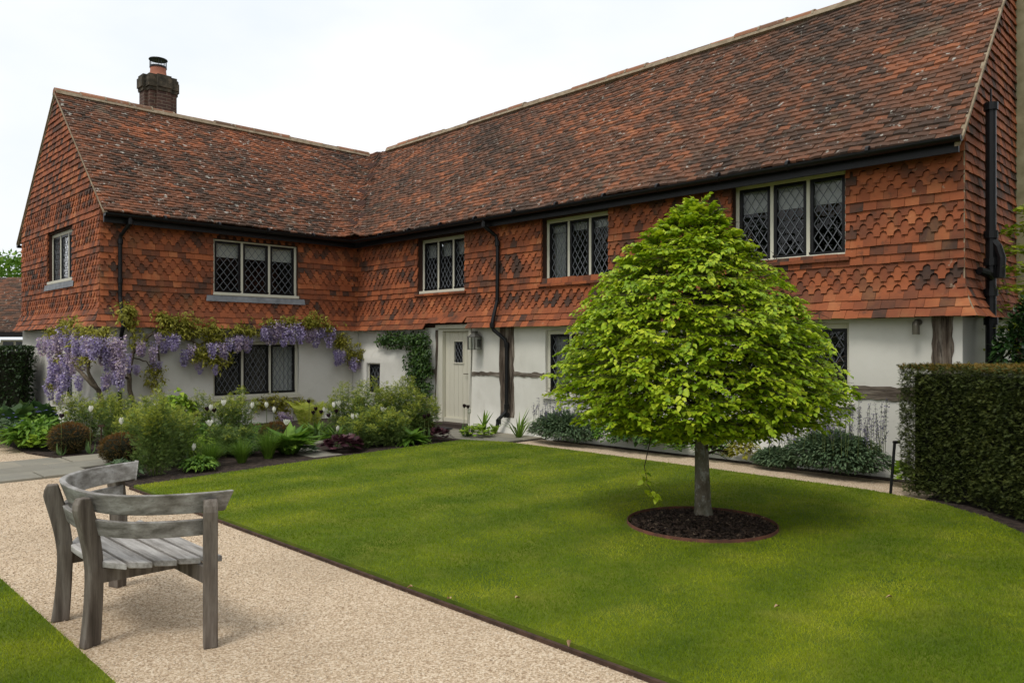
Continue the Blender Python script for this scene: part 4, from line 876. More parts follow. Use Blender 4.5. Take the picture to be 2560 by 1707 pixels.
def feathery(loc, h, r, label, n=3600, top=.5, dens=1.0, group='feathery border plants'):
    t = thing('feathery_plant', loc, label, 'plant', group); st = MB(); P = []; D = []; TP = []; TD = []; HP = []
    ns = int(22 * dens)
    for i in range(ns):
        a = rng.random() * 6.283; rr = r * math.sqrt(rng.random()); hh = h * rng.uniform(.72, 1.0) * (1 - .28 * (rr / r) ** 2); tip = Vector((math.cos(a) * rr, math.sin(a) * rr, hh)); b = tip * .25; b.z = 0
        pts = [b, b.lerp(tip, .5) + Vector((0, 0, hh * .06)), tip]; st.tube(pts, [.0045, .0035, .0015], 4, False)
        k = int(n / ns); f = rng.random(k) ** .85 * .94 + .06; p = np.array([list(pts[0].lerp(pts[1], x * 2) if x < .5 else pts[1].lerp(pts[2], x * 2 - 1)) for x in f]); side = rdir(k) * np.array([1, 1, .35]); ext = (.19 * (1 - f) + .05) * rng.random(k) * min(1.2, r / .3)
        p = p + side * ext[:, None]; isT = f > 1 - top * rng.random(k); d = side + np.array([0, 0, .35]) + rdir(k) * .5
        P.append(p[~isT]); D.append(d[~isT]); TP.append(p[isT]); TD.append(d[isT])
        for _ in range(3): HP.append(np.array(tip) + rng.normal(0, .03, 3))
    P, D, TP, TD = map(np.concatenate, (P, D, TP, TD)); HP = np.array(HP)
    P[:, 2] = np.abs(P[:, 2]) + .02; V, F = scatter(SPRIG, P, D, rdir(len(P)) + Z3 * .6, rng.uniform(.035, .075, len(P))); np_mesh('foliage', V, F, M['feather'], t)
    v1 = scatter(SPRIG, TP, TD, rdir(len(TP)) + Z3, rng.uniform(.03, .06, len(TP))); hp = np.repeat(HP, 7, 0) + rng.normal(0, .012, (len(HP) * 7, 3)) * np.array([1, 1, .3]); v2 = scatter(OVAL, hp, rdir(len(hp)), Z3 + rdir(len(hp)) * .5, .018); V, F = merge([v1, v2]); np_mesh('young_growth', V, F, M['feather_top'], t)
    st.build('stems', M['stem'], t); return t
def rosette(name, loc, h, r, T, m, n, size, label, cat='plant', group=None, up=.7, flowers=None, sx=1.0, rz=0.0, part='foliage', fill=.35):
    """leaves on a low dome, each facing up and outwards"""
    t = thing(name, loc, label, cat, group, rz); a = rng.random(n) * 6.283; q = np.sqrt(rng.random(n)); lev = 1 - fill * rng.random(n) ** 1.5
    p = np.stack([np.cos(a) * q * r * sx * lev, np.sin(a) * q * r * lev, h * (np.sqrt(np.clip(1 - (q * .96) ** 2, 0, 1)) * .86 + .06) * lev * rng.uniform(.85, 1.05, n)], 1)
    o = np.stack([np.cos(a), np.sin(a), 0 * a], 1); d = o * (.35 + q[:, None]) + rdir(n) * .45; d[:, 2] += (1 - q) * up - .15; V, F = scatter(T, p - unit(d) * np.broadcast_to(size[0], (n,))[:, None] * .4, d, Z3 * 1.0 + o * .45 + rdir(n) * .35, rng.uniform(*size, n)); np_mesh(part, V, F, m, t)
    if flowers:
        k, fm, fs, fh = flowers; a = rng.random(k) * 6.283; q = np.sqrt(rng.random(k)) * .9
        p = np.stack([np.cos(a) * q * r * sx, np.sin(a) * q * r, h * (1 - .5 * q * q) + fh * rng.uniform(.3, 1, k)], 1); an = np.arange(6) * 1.047; d = np.stack([np.cos(an), np.sin(an), .35 + 0 * an], 1)
        for c_ in p: V, F = scatter(OVAL, np.repeat(c_[None], 6, 0), d + rdir(1) * .25, Z3 + 0 * d, fs); np_mesh('flower', V, F, fm, t)
    return t
def upright(name, loc, h, r, n, m, label, T=None, size=None, spread=.9, cat='plant', group=None):
    """broad leaves rising from a crown and arching out"""
    t = thing(name, loc, label, cat, group); T = T or T_leaf(.36, .12, .42, .5); a = rng.random(n) * 6.283; s = rng.random(n) ** .7; d = np.stack([np.cos(a) * s * spread, np.sin(a) * s * spread, np.full(n, .95)], 1) + rdir(n) * .08; o = np.stack([np.cos(a), np.sin(a), 0 * a], 1)
    p = o * (r * .28 * rng.random(n))[:, None]; ln = h * rng.uniform(.65, 1.08, n); V, F = scatter(T, p, d, Z3 * .45 - o * .8 + rdir(n) * .2, ln); np_mesh('foliage', V, F, m, t); return t
def tuft(loc, h, r, n, label):
    t = thing('grass_tuft', loc, label, 'grass tuft', 'grassy tufts at the lawn edge'); a = rng.random(n) * 6.283; s = rng.random(n) ** .6; V = []; F = []; o = np.stack([np.cos(a), np.sin(a), 0 * a], 1); sd = np.stack([-np.sin(a), np.cos(a), 0 * a], 1); ln = h * rng.uniform(.7, 1.15, n); base = o * (r * .22 * rng.random(n))[:, None]; w = .0035
    pts = []
    for f in (0, .35, .7, 1): pts.append(base + o * (s * r * 1.25 * f ** 1.5)[:, None] + Z3 * (ln * (f - .42 * s * f ** 2.4))[:, None])
    for i, pnt in enumerate(pts): wi = w * (1 - i / 3.2); V += [pnt - sd * wi, pnt + sd * wi]
    V = np.stack(V, 1).reshape(-1, 3); B = 8 * np.arange(n)[:, None, None]; q = np.array([(0, 1, 3, 2), (2, 3, 5, 4), (4, 5, 7, 6)]); np_mesh('blades', V, (q[None] + B).reshape(-1, 4), M['blade'], t); return t
def ball(loc, r, h, label, n=2600):
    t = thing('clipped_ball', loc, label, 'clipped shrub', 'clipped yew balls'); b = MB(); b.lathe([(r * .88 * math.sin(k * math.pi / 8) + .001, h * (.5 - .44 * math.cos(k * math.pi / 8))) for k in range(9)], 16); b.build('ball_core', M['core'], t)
    d = rdir(n); p = d * np.array([r, r, h * .5]) * (.93 + .05 * rng.normal(size=(n, 1))) + np.array([0, 0, h * .5]); k = p[:, 2] > .01; p, d = p[k], d[k]; tp = (d[:, 2] + .35 * rng.normal(size=len(d))) > .35
    for nm, sel, mm_ in (('foliage', ~tp, M['ball']), ('tips', tp, M['ball_tip'])): V, F = scatter(SPRIG, p[sel], d[sel] + rdir(sel.sum()) * .7, rdir(sel.sum()), rng.uniform(.025, .045, sel.sum())); np_mesh(nm, V, F, mm_, t)
    return t
# tulip prototypes, then copies
def petal_cup(openness, rp=.022, hp=.062):
    V = []; F = []
    for k in range(6):
        a = k * 1.0472; rr = rp * (.92 if k % 2 else 1.05); n0 = len(V)
        for i in range(6):
            f = i / 5; rad = rr * (math.sin(min(1, f * 1.25 + .12) * 1.5708) - (.42 - openness) * f ** 2.2 * .9 + openness * f); w = .62 * math.sin(math.pi * min(.97, f * .86 + .14)) ** .7
            for s in (-1, 0, 1): V.append((math.cos(a + s * w) * rad, math.sin(a + s * w) * rad, hp * f - openness * .018 * f ** 2))
        for i in range(5):
            for s in range(2): q = n0 + i * 3 + s; F.append((q, q + 1, q + 4, q + 3))
    return V, F
TUL = {}
def tulip(loc, h, label, kind='white', op=.0, group=None, leaves=True):
    key = (kind, op)
    if key not in TUL:
        V, F = petal_cup(op, *((.026, .072) if kind == 'white' else (.026, .056))); mb = MB(); mb.add(V, F); o = mb.build('tulip_flower', M[kind + '_petal'], None, True); TUL[key] = o.data; bpy.data.objects.remove(o)
    if 'leaf' not in TUL:
        a = np.array([.3, 2.4, 4.4]); d = np.stack([np.cos(a) * .55, np.sin(a) * .55, np.full(3, .9)], 1); V, F = scatter(T_leaf(.22, .10, .25, .4), np.zeros((3, 3)), d, Z3 * .2 - d * np.array([-1, -1, 0]), np.array([.26, .22, .2])); o = np_mesh('tulip_leaf', V, F, M['blue_green_leaf'], None); TUL['leaf'] = o.data; bpy.data.objects.remove(o)
        mb = MB(); mb.tube([(0, 0, 0), (.006, .0, .4), (0, 0, 1)], [.0055, .005, .0045], 6, False); o = mb.build('tulip_stem', M['stem'], None, True); TUL['stem'] = o.data; bpy.data.objects.remove(o)
    t = thing('tulip', loc, label, 'tulip', group or ('white tulips' if kind == 'white' else 'black tulips'), rng.random() * 6.28)
    for nm, me, z, s in (('flower', TUL[key], h - .05, None), ('stem', TUL['stem'], -.02, h - .02), ('leaves', TUL['leaf'], -.01, None)):
        if nm == 'leaves' and not leaves: continue
        o = bpy.data.objects.new(nm, me); C.objects.link(o); o.parent = t; o.location = (0, 0, z)
        if s: o.scale = (1, 1, s)
        if nm == 'flower': o.rotation_euler = (rng.normal(0, .12), rng.normal(0, .12), rng.random() * 6); o.scale = (1.32,) * 3
    return t
M['blue_green_leaf'] = leafmat('blue_green_leaf', (.07, .14, .045), (.11, .19, .06), (.15, .24, .08), transl=.25)
def tul(px, py, z, label, kind='white', op=.0, **kw): return tulip(at(px, z, -.01), EYE - (py - HOR) / FPX * z + .02, label, kind, op, **kw)
b1 = lambda x, y: (.213 * x, 900 + .213 * y)
b2_ = lambda x, y: (300 + .213 * x, 900 + .213 * y)
c4 = lambda x, y: (700 + .29787 * x, 750 + .29787 * y)
def src(px, z): return at(px, z, -.01)

# back bed, from the left edge
upright('giant_leaf_plant', src(20, 13.6), .68, .5, 16, M['deep'], 'large round-leaved plant below the dark leafy hedge', T_lobed(7, .2, .18), spread=1.1)
upright('giant_leaf_plant', src(100, 14.6), .62, .5, 16, M['deep'], 'round-leaved plant at the foot of the white gable wall', T_lobed(7, .2, .18), spread=1.1)
rosette('cranesbill', src(8, 12.7), .42, .5, LOBE, M['blue_green'], 520, (.05, .09), 'grey-green cranesbill with violet-blue flowers at the gravel corner beyond the broad leaves', flowers=(14, M['blue_petal'], .03, .06))
rosette('cranesbill', src(95, 13.4), .46, .55, LOBE, M['green'], 420, (.05, .09), 'cranesbill with violet-blue flowers behind the broad-leaved clump', flowers=(16, M['blue_petal'], .032, .10))
upright('broad_leaf_plant', src(72, 12.2), .52, .5, 90, M['green'], 'bright green broad-leaved clump spilling onto the gravel beside the yew ball', spread=1.25)
rosette('broad_leaf_plant', src(88, 12.15), .50, .48, T_leaf(.34, .12, .3), M['green'], 230, (.12, .2), 'tall mid-green leafy clump rising behind the yew ball by the gravel')
rosette('lady_mantle', src(112, 11.9), .30, .26, STAR, M['lime'], 150, (.07, .12), 'low pale green lobed-leaved clump beside the yew ball on the gravel edge')
ball(src(174, 11.55), .29, .46, 'clipped orange-tipped yew ball beside the stone path, next to the broad leaves')
ball(src(303, 10.5), .27, .42, 'clipped yew ball nearest the bench, half hidden by a feathery plant')
ball(src(690, 12.0), .26, .42, 'clipped yew ball behind the leafy primula and grassy tufts')
ball(src(1052, 13.3), .22, .42, 'small dark clipped yew ball beside the door step')
feathery(src(212, 12.7), .98, .40, 'feathery plant under the wisteria behind the yew ball by the broad leaves'); feathery(src(292, 12.5), .97, .42, 'feathery plant with yellow tips between the two yew balls by the stone path')
feathery(src(388, 9.62), 1.16, .34, 'tall feathery plant nearest the bench at the corner of the lawn', n=4600, dens=1.3, top=.42); feathery(src(432, 10.3), .98, .36, 'feathery plant just behind the tallest one at the lawn corner', n=4200)
feathery(src(345, 10.9), .85, .34, 'feathery plant rising out of the yew ball near the bench')
feathery(src(588, 11.75), 1.08, .33, 'feathery plant with yellow-green heads in front of the ground-floor leaded window', n=3800, top=.5); feathery(src(565, 11.3), .52, .40, 'low dark feathery mound behind the grassy tufts', n=3000, top=.06)
feathery(src(505, 13.3), .92, .22, 'slim feathery plant beside the ground-floor window by the white wall', n=1600, dens=.6)
rosette('hydrangea', src(440, 13.2), .90, .42, BROAD, M['lime'], 420, (.09, .16), 'bright green leafy shrub against the white wall under the wisteria', cat='shrub')
rosette('spurge', src(470, 10.6), .30, .22, OVAL, M['lime'], 260, (.04, .07), 'low lime green spurge beside the first grassy tuft'); rosette('silver_leaf_plant', src(765, 11.6), .12, .22, LOBE, M['blue_green'], 90, (.05, .08), 'small silvery ground plant at the corner of the stone crossing')
rosette('white_daffodil', src(455, 11.3), .56, .24, NEEDLE, M['blade'], 260, (.2, .4), 'clump of small white daffodils among the feathery plants', cat='daffodils', up=1.6, flowers=(16, M['white_petal'], .038, .05))
rosette('leafy_filler', src(520, 11.9), .45, .45, OVAL, M['deep'], 700, (.05, .09), 'dark leafy undergrowth behind the black tulips'); rosette('leafy_filler', src(420, 11.9), .50, .45, OVAL, M['green'], 700, (.05, .09), 'green leafy undergrowth in the middle of the border')
rosette('leafy_filler', src(640, 12.6), .38, .35, OVAL, M['green'], 450, (.05, .08), 'green leafy undergrowth below the window sill'); rosette('red_geum', src(626, 12.0), .48, .14, LOBE, M['green'], 60, (.04, .07), 'small plant with orange-red flowers beside the white tulips', flowers=(6, M['red_petal'], .026, .08))
for (x_, y_, h_, r_, mm_, lab) in ((-4.05, 9.95, .20, .24, 'green', 'low green leafy plant at the lawn edge before the tuft by the lime spurge'), (-4.45, 10.75, .42, .34, 'lime', 'fresh green leafy plant behind the lime spurge'), (-3.95, 11.3, .36, .34, 'deep', 'dark leafy plant behind the middle grassy tuft'), (-4.75, 9.35, .24, .26, 'blue_green', 'low grey-green leafy plant at the foot of the tallest feathery plant'), (-4.55, 11.5, .52, .36, 'green', 'leafy plant below the daffodils in the middle of the border')): rosette('leafy_filler', (x_, y_, -.01), h_, r_, OVAL, M[mm_], 520, (.045, .085), lab, fill=.5)
tuft((-4.03, 10.26, -.01), .43, .26, 520, 'shaggy grassy tuft beside the lawn, next to the lime spurge'); tuft((-3.74, 10.62, -.01), .40, .26, 480, 'middle one of the three grassy tufts by the lawn'); tuft((-3.50, 11.02, -.01), .50, .28, 560, 'tallest grassy tuft, beside the broad primula leaves')
upright('primula', (-3.32, 11.46, -.01), .47, .4, 85, M['green'], 'primula clump with big upright bright leaves at the stone crossing', T_leaf(.36, .14, .38, .55), spread=1.15)
# island between the stone crossing and the door
upright('lily_leaf_clump', (-3.40, 13.4, -.01), .36, .45, 130, M['blade'], 'dark green strappy leaf clump under the black tulips by the wall', T_leaf(.16, .1, .45, .4), spread=1.5); upright('lily_leaf_clump', (-2.95, 12.9, -.01), .33, .4, 100, M['blade'], 'strappy leaf clump in front of the black tulips near the stone crossing', T_leaf(.16, .1, .45, .4), spread=1.5)
def fern(loc, h, label, m, n=9):
    t = thing('fern', loc, label, 'fern', 'ferns by the walls'); parts = []
    for i in range(n):
        a = i * 6.283 / n + rng.random(); l = h * rng.uniform(.8, 1.05); k = 26; f = np.linspace(.08, 1, k); o = np.array([math.cos(a), math.sin(a), 0]); p = o * (f ** 1.5 * l * .55)[:, None] + Z3 * (l * (f - .25 * f ** 3))[:, None]; sd = np.array([-math.sin(a), math.cos(a), 0])
        for s in (-1, 1): parts.append(scatter(NEEDLE, p, np.repeat((sd * s + Z3 * .3)[None], k, 0), np.repeat((o + Z3 * .5)[None], k, 0), h * .19 * np.sin(np.pi * (f * .85 + .12)) + .01))
    V, F = merge(parts); np_mesh('fronds', V, F, m, t); return t
fern(src(762, 14.4), .82, 'young fern nearer the leaded window on the white wing wall', M['feather_top']); fern(src(788, 14.6), .78, 'young fern nearer the inner corner by the white wing wall', M['feather_top']); fern(src(1238, 13.95), .26, 'small yellow-green fern at the wall foot near the drain pipe', M['lime'], 8)
for px, z, h, r, lab in ((868, 13.4, 1.02, .36, 'feathery plant beside the ferns, below the small dark window'), (930, 13.0, 1.12, .42, 'tall feathery plant between the small dark window and the climber'), (995, 13.3, 1.20, .40, 'tallest feathery plant, in front of the wall climber'), (1050, 13.2, .95, .34, 'feathery plant closest to the door, below the climber'), (912, 12.3, .66, .40, 'low dark feathery plant behind the purple coral bells'), (968, 12.4, .70, .36, 'low feathery plant behind the hosta leaves')): feathery(src(px, z), h, r, lab, n=4200)
rosette('coral_bells', (-2.60, 11.82, -.01), .25, .33, STAR, M['purple'], 190, (.08, .14), 'large dark purple coral bells clump at the lawn edge', group='purple coral bells'); rosette('coral_bells', (-1.25, 13.05, -.01), .24, .22, STAR, M['purple'], 110, (.07, .12), 'small dark purple coral bells clump by the door paving', group='purple coral bells')
upright('hosta', (-1.72, 12.66, -.01), .34, .4, 95, M['green'], 'hosta clump with pointed green leaves at the lawn edge near the door', T_leaf(.40, .12, .5, .45), spread=2.1)
rosette('cranesbill', (-.62, 13.62, -.01), .24, .32, STAR, M['lime'], 170, (.06, .1), 'low lobed green clump at the wall between door and drain pipe'); upright('wallflower', (-.50, 13.66, -.01), .50, .08, 7, M['green'], 'thin upright green shoots at the wall between door and drain pipe', T_leaf(.12, .06, .2), spread=.25)
# white tulips
for (p, z, lab, op) in ((b1(1062, 575), 11.5, 'white tulip with a fallen petal above the yew ball by the broad leaves', .12), (b1(1425, 720), 10.35, 'white tulip standing over the yew ball nearest the bench', 0), (b2_(420, 545), 10.2, 'white tulip deep inside the feathery plants at the lawn corner', 0), (b2_(865, 730), 10.7, 'cream tulip beside the small white daffodils', .05), (b2_(1055, 740), 10.9, 'wide open cream tulip between daffodils and feathery mound', .5), (b2_(1215, 505), 11.4, 'open white tulip half inside the feathery plant by the window', .25),
    (b2_(1548, 535), 11.5, 'plump white tulip between the window sill and its feathery plant', 0), (b2_(1722, 530), 11.9, 'egg-shaped white tulip under the window sill', 0), (b2_(1807, 585), 11.9, 'narrow white tulip in front of the bronze wisteria leaves', -.1), (b2_(1950, 730), 11.45, 'wide open white tulip above the primula leaves', .5), (b2_(862, 1025), 10.15, 'short closed white tulip bud in front of the lime spurge', -.1), (b2_(1066, 560), 11.2, 'white tulip tucked between two black tulips', 0),
    (c4(452, 882), 12.9, 'tall plump white tulip above the stone crossing', 0), (c4(370, 922), 13.2, 'small white tulip by the black tulips near the wall', 0), (c4(612, 980), 12.2, 'white tulip in front of the low feathery plant', 0), (c4(648, 975), 12.4, 'white tulip half hidden behind another by the feathery plant', -.1), (c4(858, 920), 12.6, 'open white tulip in the middle of the feathery mass', .45), (c4(1588, 938), 13.75, 'short white tulip against the wall beside the door', 0), (c4(492, 870), 13.2, 'loose white tulip beside the tall plump one', .4), (c4(480, 1080), 12.3, 'low nodding white tulip over the coral bells', -.1)): tul(*p, z, lab, 'white', op)
for (p, z, lab) in ((b1(720, 650), 11.3, 'black tulip in front of the yew ball by the broad leaves'), (b2_(1028, 568), 11.3, 'big black tulip beside the tucked white one, nearer the daffodils'), (b2_(1106, 585), 11.3, 'black tulip beside the tucked white one, nearer the window'), (b2_(896, 650), 10.8, 'black tulip behind the cream tulip and daffodils'), (b2_(750, 592), 11.6, 'black tulip in the shade of the green shrub'), (c4(300, 910), 13.4, 'upper black tulip of the group by the ferns'), (c4(280, 942), 13.2, 'black tulip of the fern group nearest the primula'), (c4(345, 936), 13.1, 'black tulip beside the small white tulip'), (c4(475, 930), 12.8, 'large black tulip under the tall plump white one'), (c4(412, 965), 12.9, 'low black tulip above the stone crossing'), (c4(245, 848), 14.0, 'highest black tulip by the young ferns'), (c4(1215, 975), 12.95, 'black tulip of the hosta pair nearer the hosta'), (c4(1246, 964), 13.0, 'black tulip of the hosta pair nearer the door mat'), (c4(1546, 886), 13.7, 'black tulip in front of the cream door boards'), (c4(1578, 892), 13.72, 'black tulip just in front of the door frame edge')): tul(*p, z, lab, 'black', .15)
st = thing('plant_stake', src(253, 11.9), 'short dark stake between the two yew balls by the stone path', 'stake'); b = MB(); b.box(-.008, .008, -.008, .008, -.02, .36); b.box(-.05, .05, -.006, .006, .36, .39); b.build('stake', M['dark_stem'], st)

# catmint and others along the foot of the long wall
def catmint(loc, h, rx, ry, hs_, ns, label, n=2600):
    t = rosette('catmint', loc, h, ry, OVAL, M['blue_green'], n * 2, (.040, .075), label, group='catmint along the house wall', sx=rx / ry, rz=math.radians(-45), fill=.55, up=1.7); mb = MB(); P = []
    for i in range(ns):
        a = rng.random() * 6.283; q = math.sqrt(rng.random()) * .9; b = Vector((math.cos(a) * q * rx, math.sin(a) * q * ry, h * .5)); e = b + Vector((rng.normal(0, .05), rng.normal(0, .04), hs_ * rng.uniform(.55, 1) - h * .5)); mb.tube([b, e], [.0035, .002], 4, False)
        for k in range(6): P += [np.array(b.lerp(e, .55 + .09 * k)) + rng.normal(0, .011, 3) for _ in range(6)]
    P = np.array(P); V, F = scatter(OVAL, P, rdir(len(P)), rdir(len(P)), .022); np_mesh('flower_spikes', V, F, M['haze_flower'], t); mb.build('stems', M['stem'], t); return t
catmint((.87, 12.74, -.03), .58, .80, .34, .85, 44, 'grey-green catmint mound at the wall near the drain pipe foot', 3000); catmint((4.04, 9.60, -.03), .60, .74, .36, 1.05, 70, 'tall flowering catmint mound at the wall beside the yew hedge', 3400); catmint((3.50, 10.17, -.03), .30, .35, .22, .72, 18, 'small catmint mound with sparse spikes beside the tall catmint', 1200)
upright('iris', (.12, 13.55, -.02), .58, .15, 22, M['blade'], 'thin iris leaves leaning between the drain pipe and catmint', T_blade(.05, .3), spread=.9); rosette('climbing_shrub', (1.88, 11.92, -.02), .72, .34, BROAD, M['deep'], 520, (.08, .14), 'dark broad-leaved shrub at the wall behind the hanging shoot', cat='shrub', sx=1.2, rz=-.785)
rosette('leafy_filler', (2.28, 11.50, -.02), .42, .30, LOBE, M['green'], 560, (.05, .08), 'bright green leafy clump at the wall beside the dark shrub', sx=1.5, rz=-.785); rosette('peony', (2.85, 10.95, -.02), .40, .24, OVAL, M['green'], 260, (.06, .11), 'drooping green leafy clump by the wall just beyond the tree trunk', sx=1.3, rz=-.785); rosette('peony', (3.20, 10.62, -.02), .36, .22, OVAL, M['bronze'], 240, (.06, .11), 'olive leafy clump by the wall between peony and catmint', sx=1.3, rz=-.785); rosette('leafy_filler', (1.55, 12.22, -.02), .55, .26, OVAL, M['green'], 620, (.05, .09), 'loose mid-green leafy clump between catmint and the dark shrub', sx=1.5, rz=-.785); rosette('thistle_leaf_plant', (4.58, 8.98, -.02), .26, .15, LOBE, M['lime'], 70, (.07, .12), 'small jagged green plant at the foot of the yew hedge')
sp_ = thing('water_standpipe', (4.15, 8.42, -.02), 'thin dark bent-top metal post at the lawn edge by the hedge', 'post'); b = MB(); b.tube([(0, 0, 0), (.045, 0, .555)], .016, 8); b.build('post', M['black_iron'], sp_); b = MB(); b.tube([(.03, 0, .565), (.10, 0, .570)], .018, 8); b.build('spout', M['black_iron'], sp_)

# ------------------------------------------------------------------ wisteria on the wing, creeper by the door
def ray(px, py): return np.array([(px - 1280) / FPX, 1.0, -(py - HOR) / FPX])
def on_wing(px, py, off):                            # point in front of the wing wall (plane x - y = -21.44)
    r = ray(px, py); k = (-21.44 + off * R2) / (r[0] - r[1]); return r * k + np.array([0, 0, EYE])
def on_gable(px, py, off):
    r = ray(px, py); k = (6.50 - off * R2) / (r[0] + r[1]); return r * k + np.array([0, 0, EYE])
def wst(cx_, cy_, off=.2):
    px, py = .3827 * cx_, 700 + .3827 * cy_
    if cx_ < 800: return on_gable(px, py, .30 + (800 - cx_) * .0004) if cx_ < 640 else .5 * (on_gable(px, py, .25) + on_wing(px, py, .35))
    return on_wing(px, py, off)
wis = thing('wisteria', (-7.35, 13.75, 0), 'old wisteria with lavender flower trails and bronze leaves trained over the white wing', 'climber'); W0 = np.array([-7.35, 13.75, 0])
M['wis_wood'] = mat('wis_wood', [(0, (.06, .045, .030)), (1, (.17, .135, .095))], fac='noise', scale=9, rough=.9, bump=(30, .7, .01)); wd_ = MB()
def limb(cs, r0, r1, off=.16):
    pts = [Vector(wst(x, y, off) - W0) for x, y in cs]; out = []
    for i in range(len(pts) - 1):
        for k in range(4): out.append(pts[i].lerp(pts[i + 1], k / 4) + Vector(rng.normal(0, .010, 3)))
    out.append(pts[-1]); wd_.tube(out, list(np.linspace(r0, r1, len(out))), 7)
for cs, r0, r1 in (([(880, 1010), (870, 800), (835, 640), (860, 500), (900, 420), (1000, 345), (1150, 350), (1300, 420), (1500, 350), (1800, 330), (2100, 370), (2280, 450)], .045, .010), ([(700, 1010), (640, 720), (560, 640), (500, 560), (430, 440)], .05, .02), ([(640, 720), (570, 600), (590, 480), (700, 440), (760, 400)], .032, .012), ([(835, 640), (720, 560), (640, 500), (520, 420), (420, 370)], .025, .010), ([(860, 500), (960, 540), (1020, 640), (1060, 730)], .012, .006), ([(1040, 560), (1030, 430), (1000, 345)], .02, .012), ([(900, 420), (850, 330), (820, 220)], .015, .008), ([(1500, 860), (1650, 840), (1800, 860)], .008, .005), ([(1000, 340), (1250, 380), (1290, 430), (1400, 460)], .012, .006)): limb(cs, r0, r1)
wd_.build('trunk', M['wis_wood'], wis, True)
WLEAF = T_leaf(.36, .10, .25, .4); LP_ = []
for (cx_, cy_, rx, ry, n, off) in ((440, 265, 55, 22, 40, .2), (400, 320, 90, 30, 60, .2), (560, 330, 90, 35, 80, .2), (680, 335, 80, 30, 60, .2), (330, 330, 40, 25, 25, .2), (830, 200, 55, 45, 90, .2), (850, 280, 50, 40, 50, .2), (1080, 240, 60, 30, 70, .2), (1180, 270, 110, 40, 130, .22), (1080, 320, 70, 40, 70, .2), (1350, 310, 90, 45, 120, .22), (1420, 370, 70, 40, 70, .2), (1300, 470, 70, 35, 90, .25), (1420, 510, 70, 50, 120, .25), (1560, 310, 80, 25, 80, .22), (1640, 330, 50, 25, 40, .22), (1760, 270, 70, 22, 60, .25), (1880, 260, 70, 30, 70, .25), (2050, 260, 80, 40, 150, .25), (2150, 310, 40, 40, 60, .22), (2230, 390, 55, 50, 130, .22), (2310, 470, 50, 40, 90, .22), (2345, 500, 40, 30, 50, .22), (1000, 580, 60, 30, 50, .2), (1010, 650, 60, 40, 40, .2), (380, 490, 20, 20, 16, .35), (550, 520, 40, 25, 30, .25), (345, 670, 25, 50, 26, .35), (480, 410, 25, 14, 14, .3),
    (1780, 780, 90, 25, 60, .12), (1850, 850, 50, 70, 130, .12), (1700, 800, 60, 25, 40, .12), (1960, 820, 40, 40, 70, .12), (2010, 800, 30, 30, 30, .12), (900, 390, 60, 40, 40, .2), (1210, 340, 60, 30, 50, .2)):
    for _ in range(int(n * .66)): LP_.append(wst(cx_ + rng.normal(0, rx * .55), cy_ + 12 + rng.normal(0, ry * .62), off + rng.uniform(-.08, .12)) - W0)
LP_ = np.array(LP_); k = len(LP_); LPP = np.repeat(LP_, 5, 0) + rng.normal(0, .028, (k * 5, 3)); d = np.repeat(rdir(k) * .5 + np.array([.3, -.3, -.1]), 5, 0) + rdir(k * 5) * .6; V, F = scatter(WLEAF, LPP, d, Z3 + rdir(k * 5) * .5 + np.array([.3, -.3, 0]), rng.uniform(.055, .10, k * 5)); np_mesh('foliage', V, F, M['bronze'], wis)
M['wist'] = mat('wist', [(0, (.25, .19, .40)), (.4, (.40, .33, .56)), (.75, (.58, .51, .70)), (1, (.80, .73, .74))], rough=.7, transl=.3); M['wist_pale'] = mat('wist_pale', [(0, (.30, .23, .42)), (.4, (.48, .39, .56)), (.75, (.66, .54, .60)), (1, (.78, .66, .58))], rough=.7, transl=.3)
RAC = []
for v in range(6):
    n = 240; f = rng.random(n) ** .85; a = rng.random(n) * 6.283; r = (.062 * (1 - f) ** .6 + .007) * np.sqrt(rng.random(n)) * 1.1; p = np.stack([np.cos(a) * r, np.sin(a) * r, -f], 1) ; p[:, 2] *= .30; d = np.stack([np.cos(a), np.sin(a), rng.normal(-.4, .5, n)], 1); V, F = scatter(T_leaf(.75, .2, .1), p, d, rdir(n) + Z3 * .4, rng.uniform(.022, .036, n)); V, F = merge([(V, F), scatter(T_leaf(.06, .0, .0), np.zeros((1, 3)), np.array([[0, .01, -1.0]]), np.array([[0, 1.0, 0]]), .3)]); o = np_mesh('flower_raceme', V, F, M['wist_pale'] if v % 3 == 2 else M['wist']); RAC.append(o.data); bpy.data.objects.remove(o)
def raceme(cx_, cy_, s, off=.3):
    o = bpy.data.objects.new('flower_raceme', RAC[rng.integers(6)]); C.objects.link(o); o.parent = wis; o.location = wst(cx_, cy_, off) - W0; o.scale = (s * 1.15, s * 1.15, s); o.rotation_euler = (rng.normal(0, .14), rng.normal(0, .14), rng.random() * 6.28)
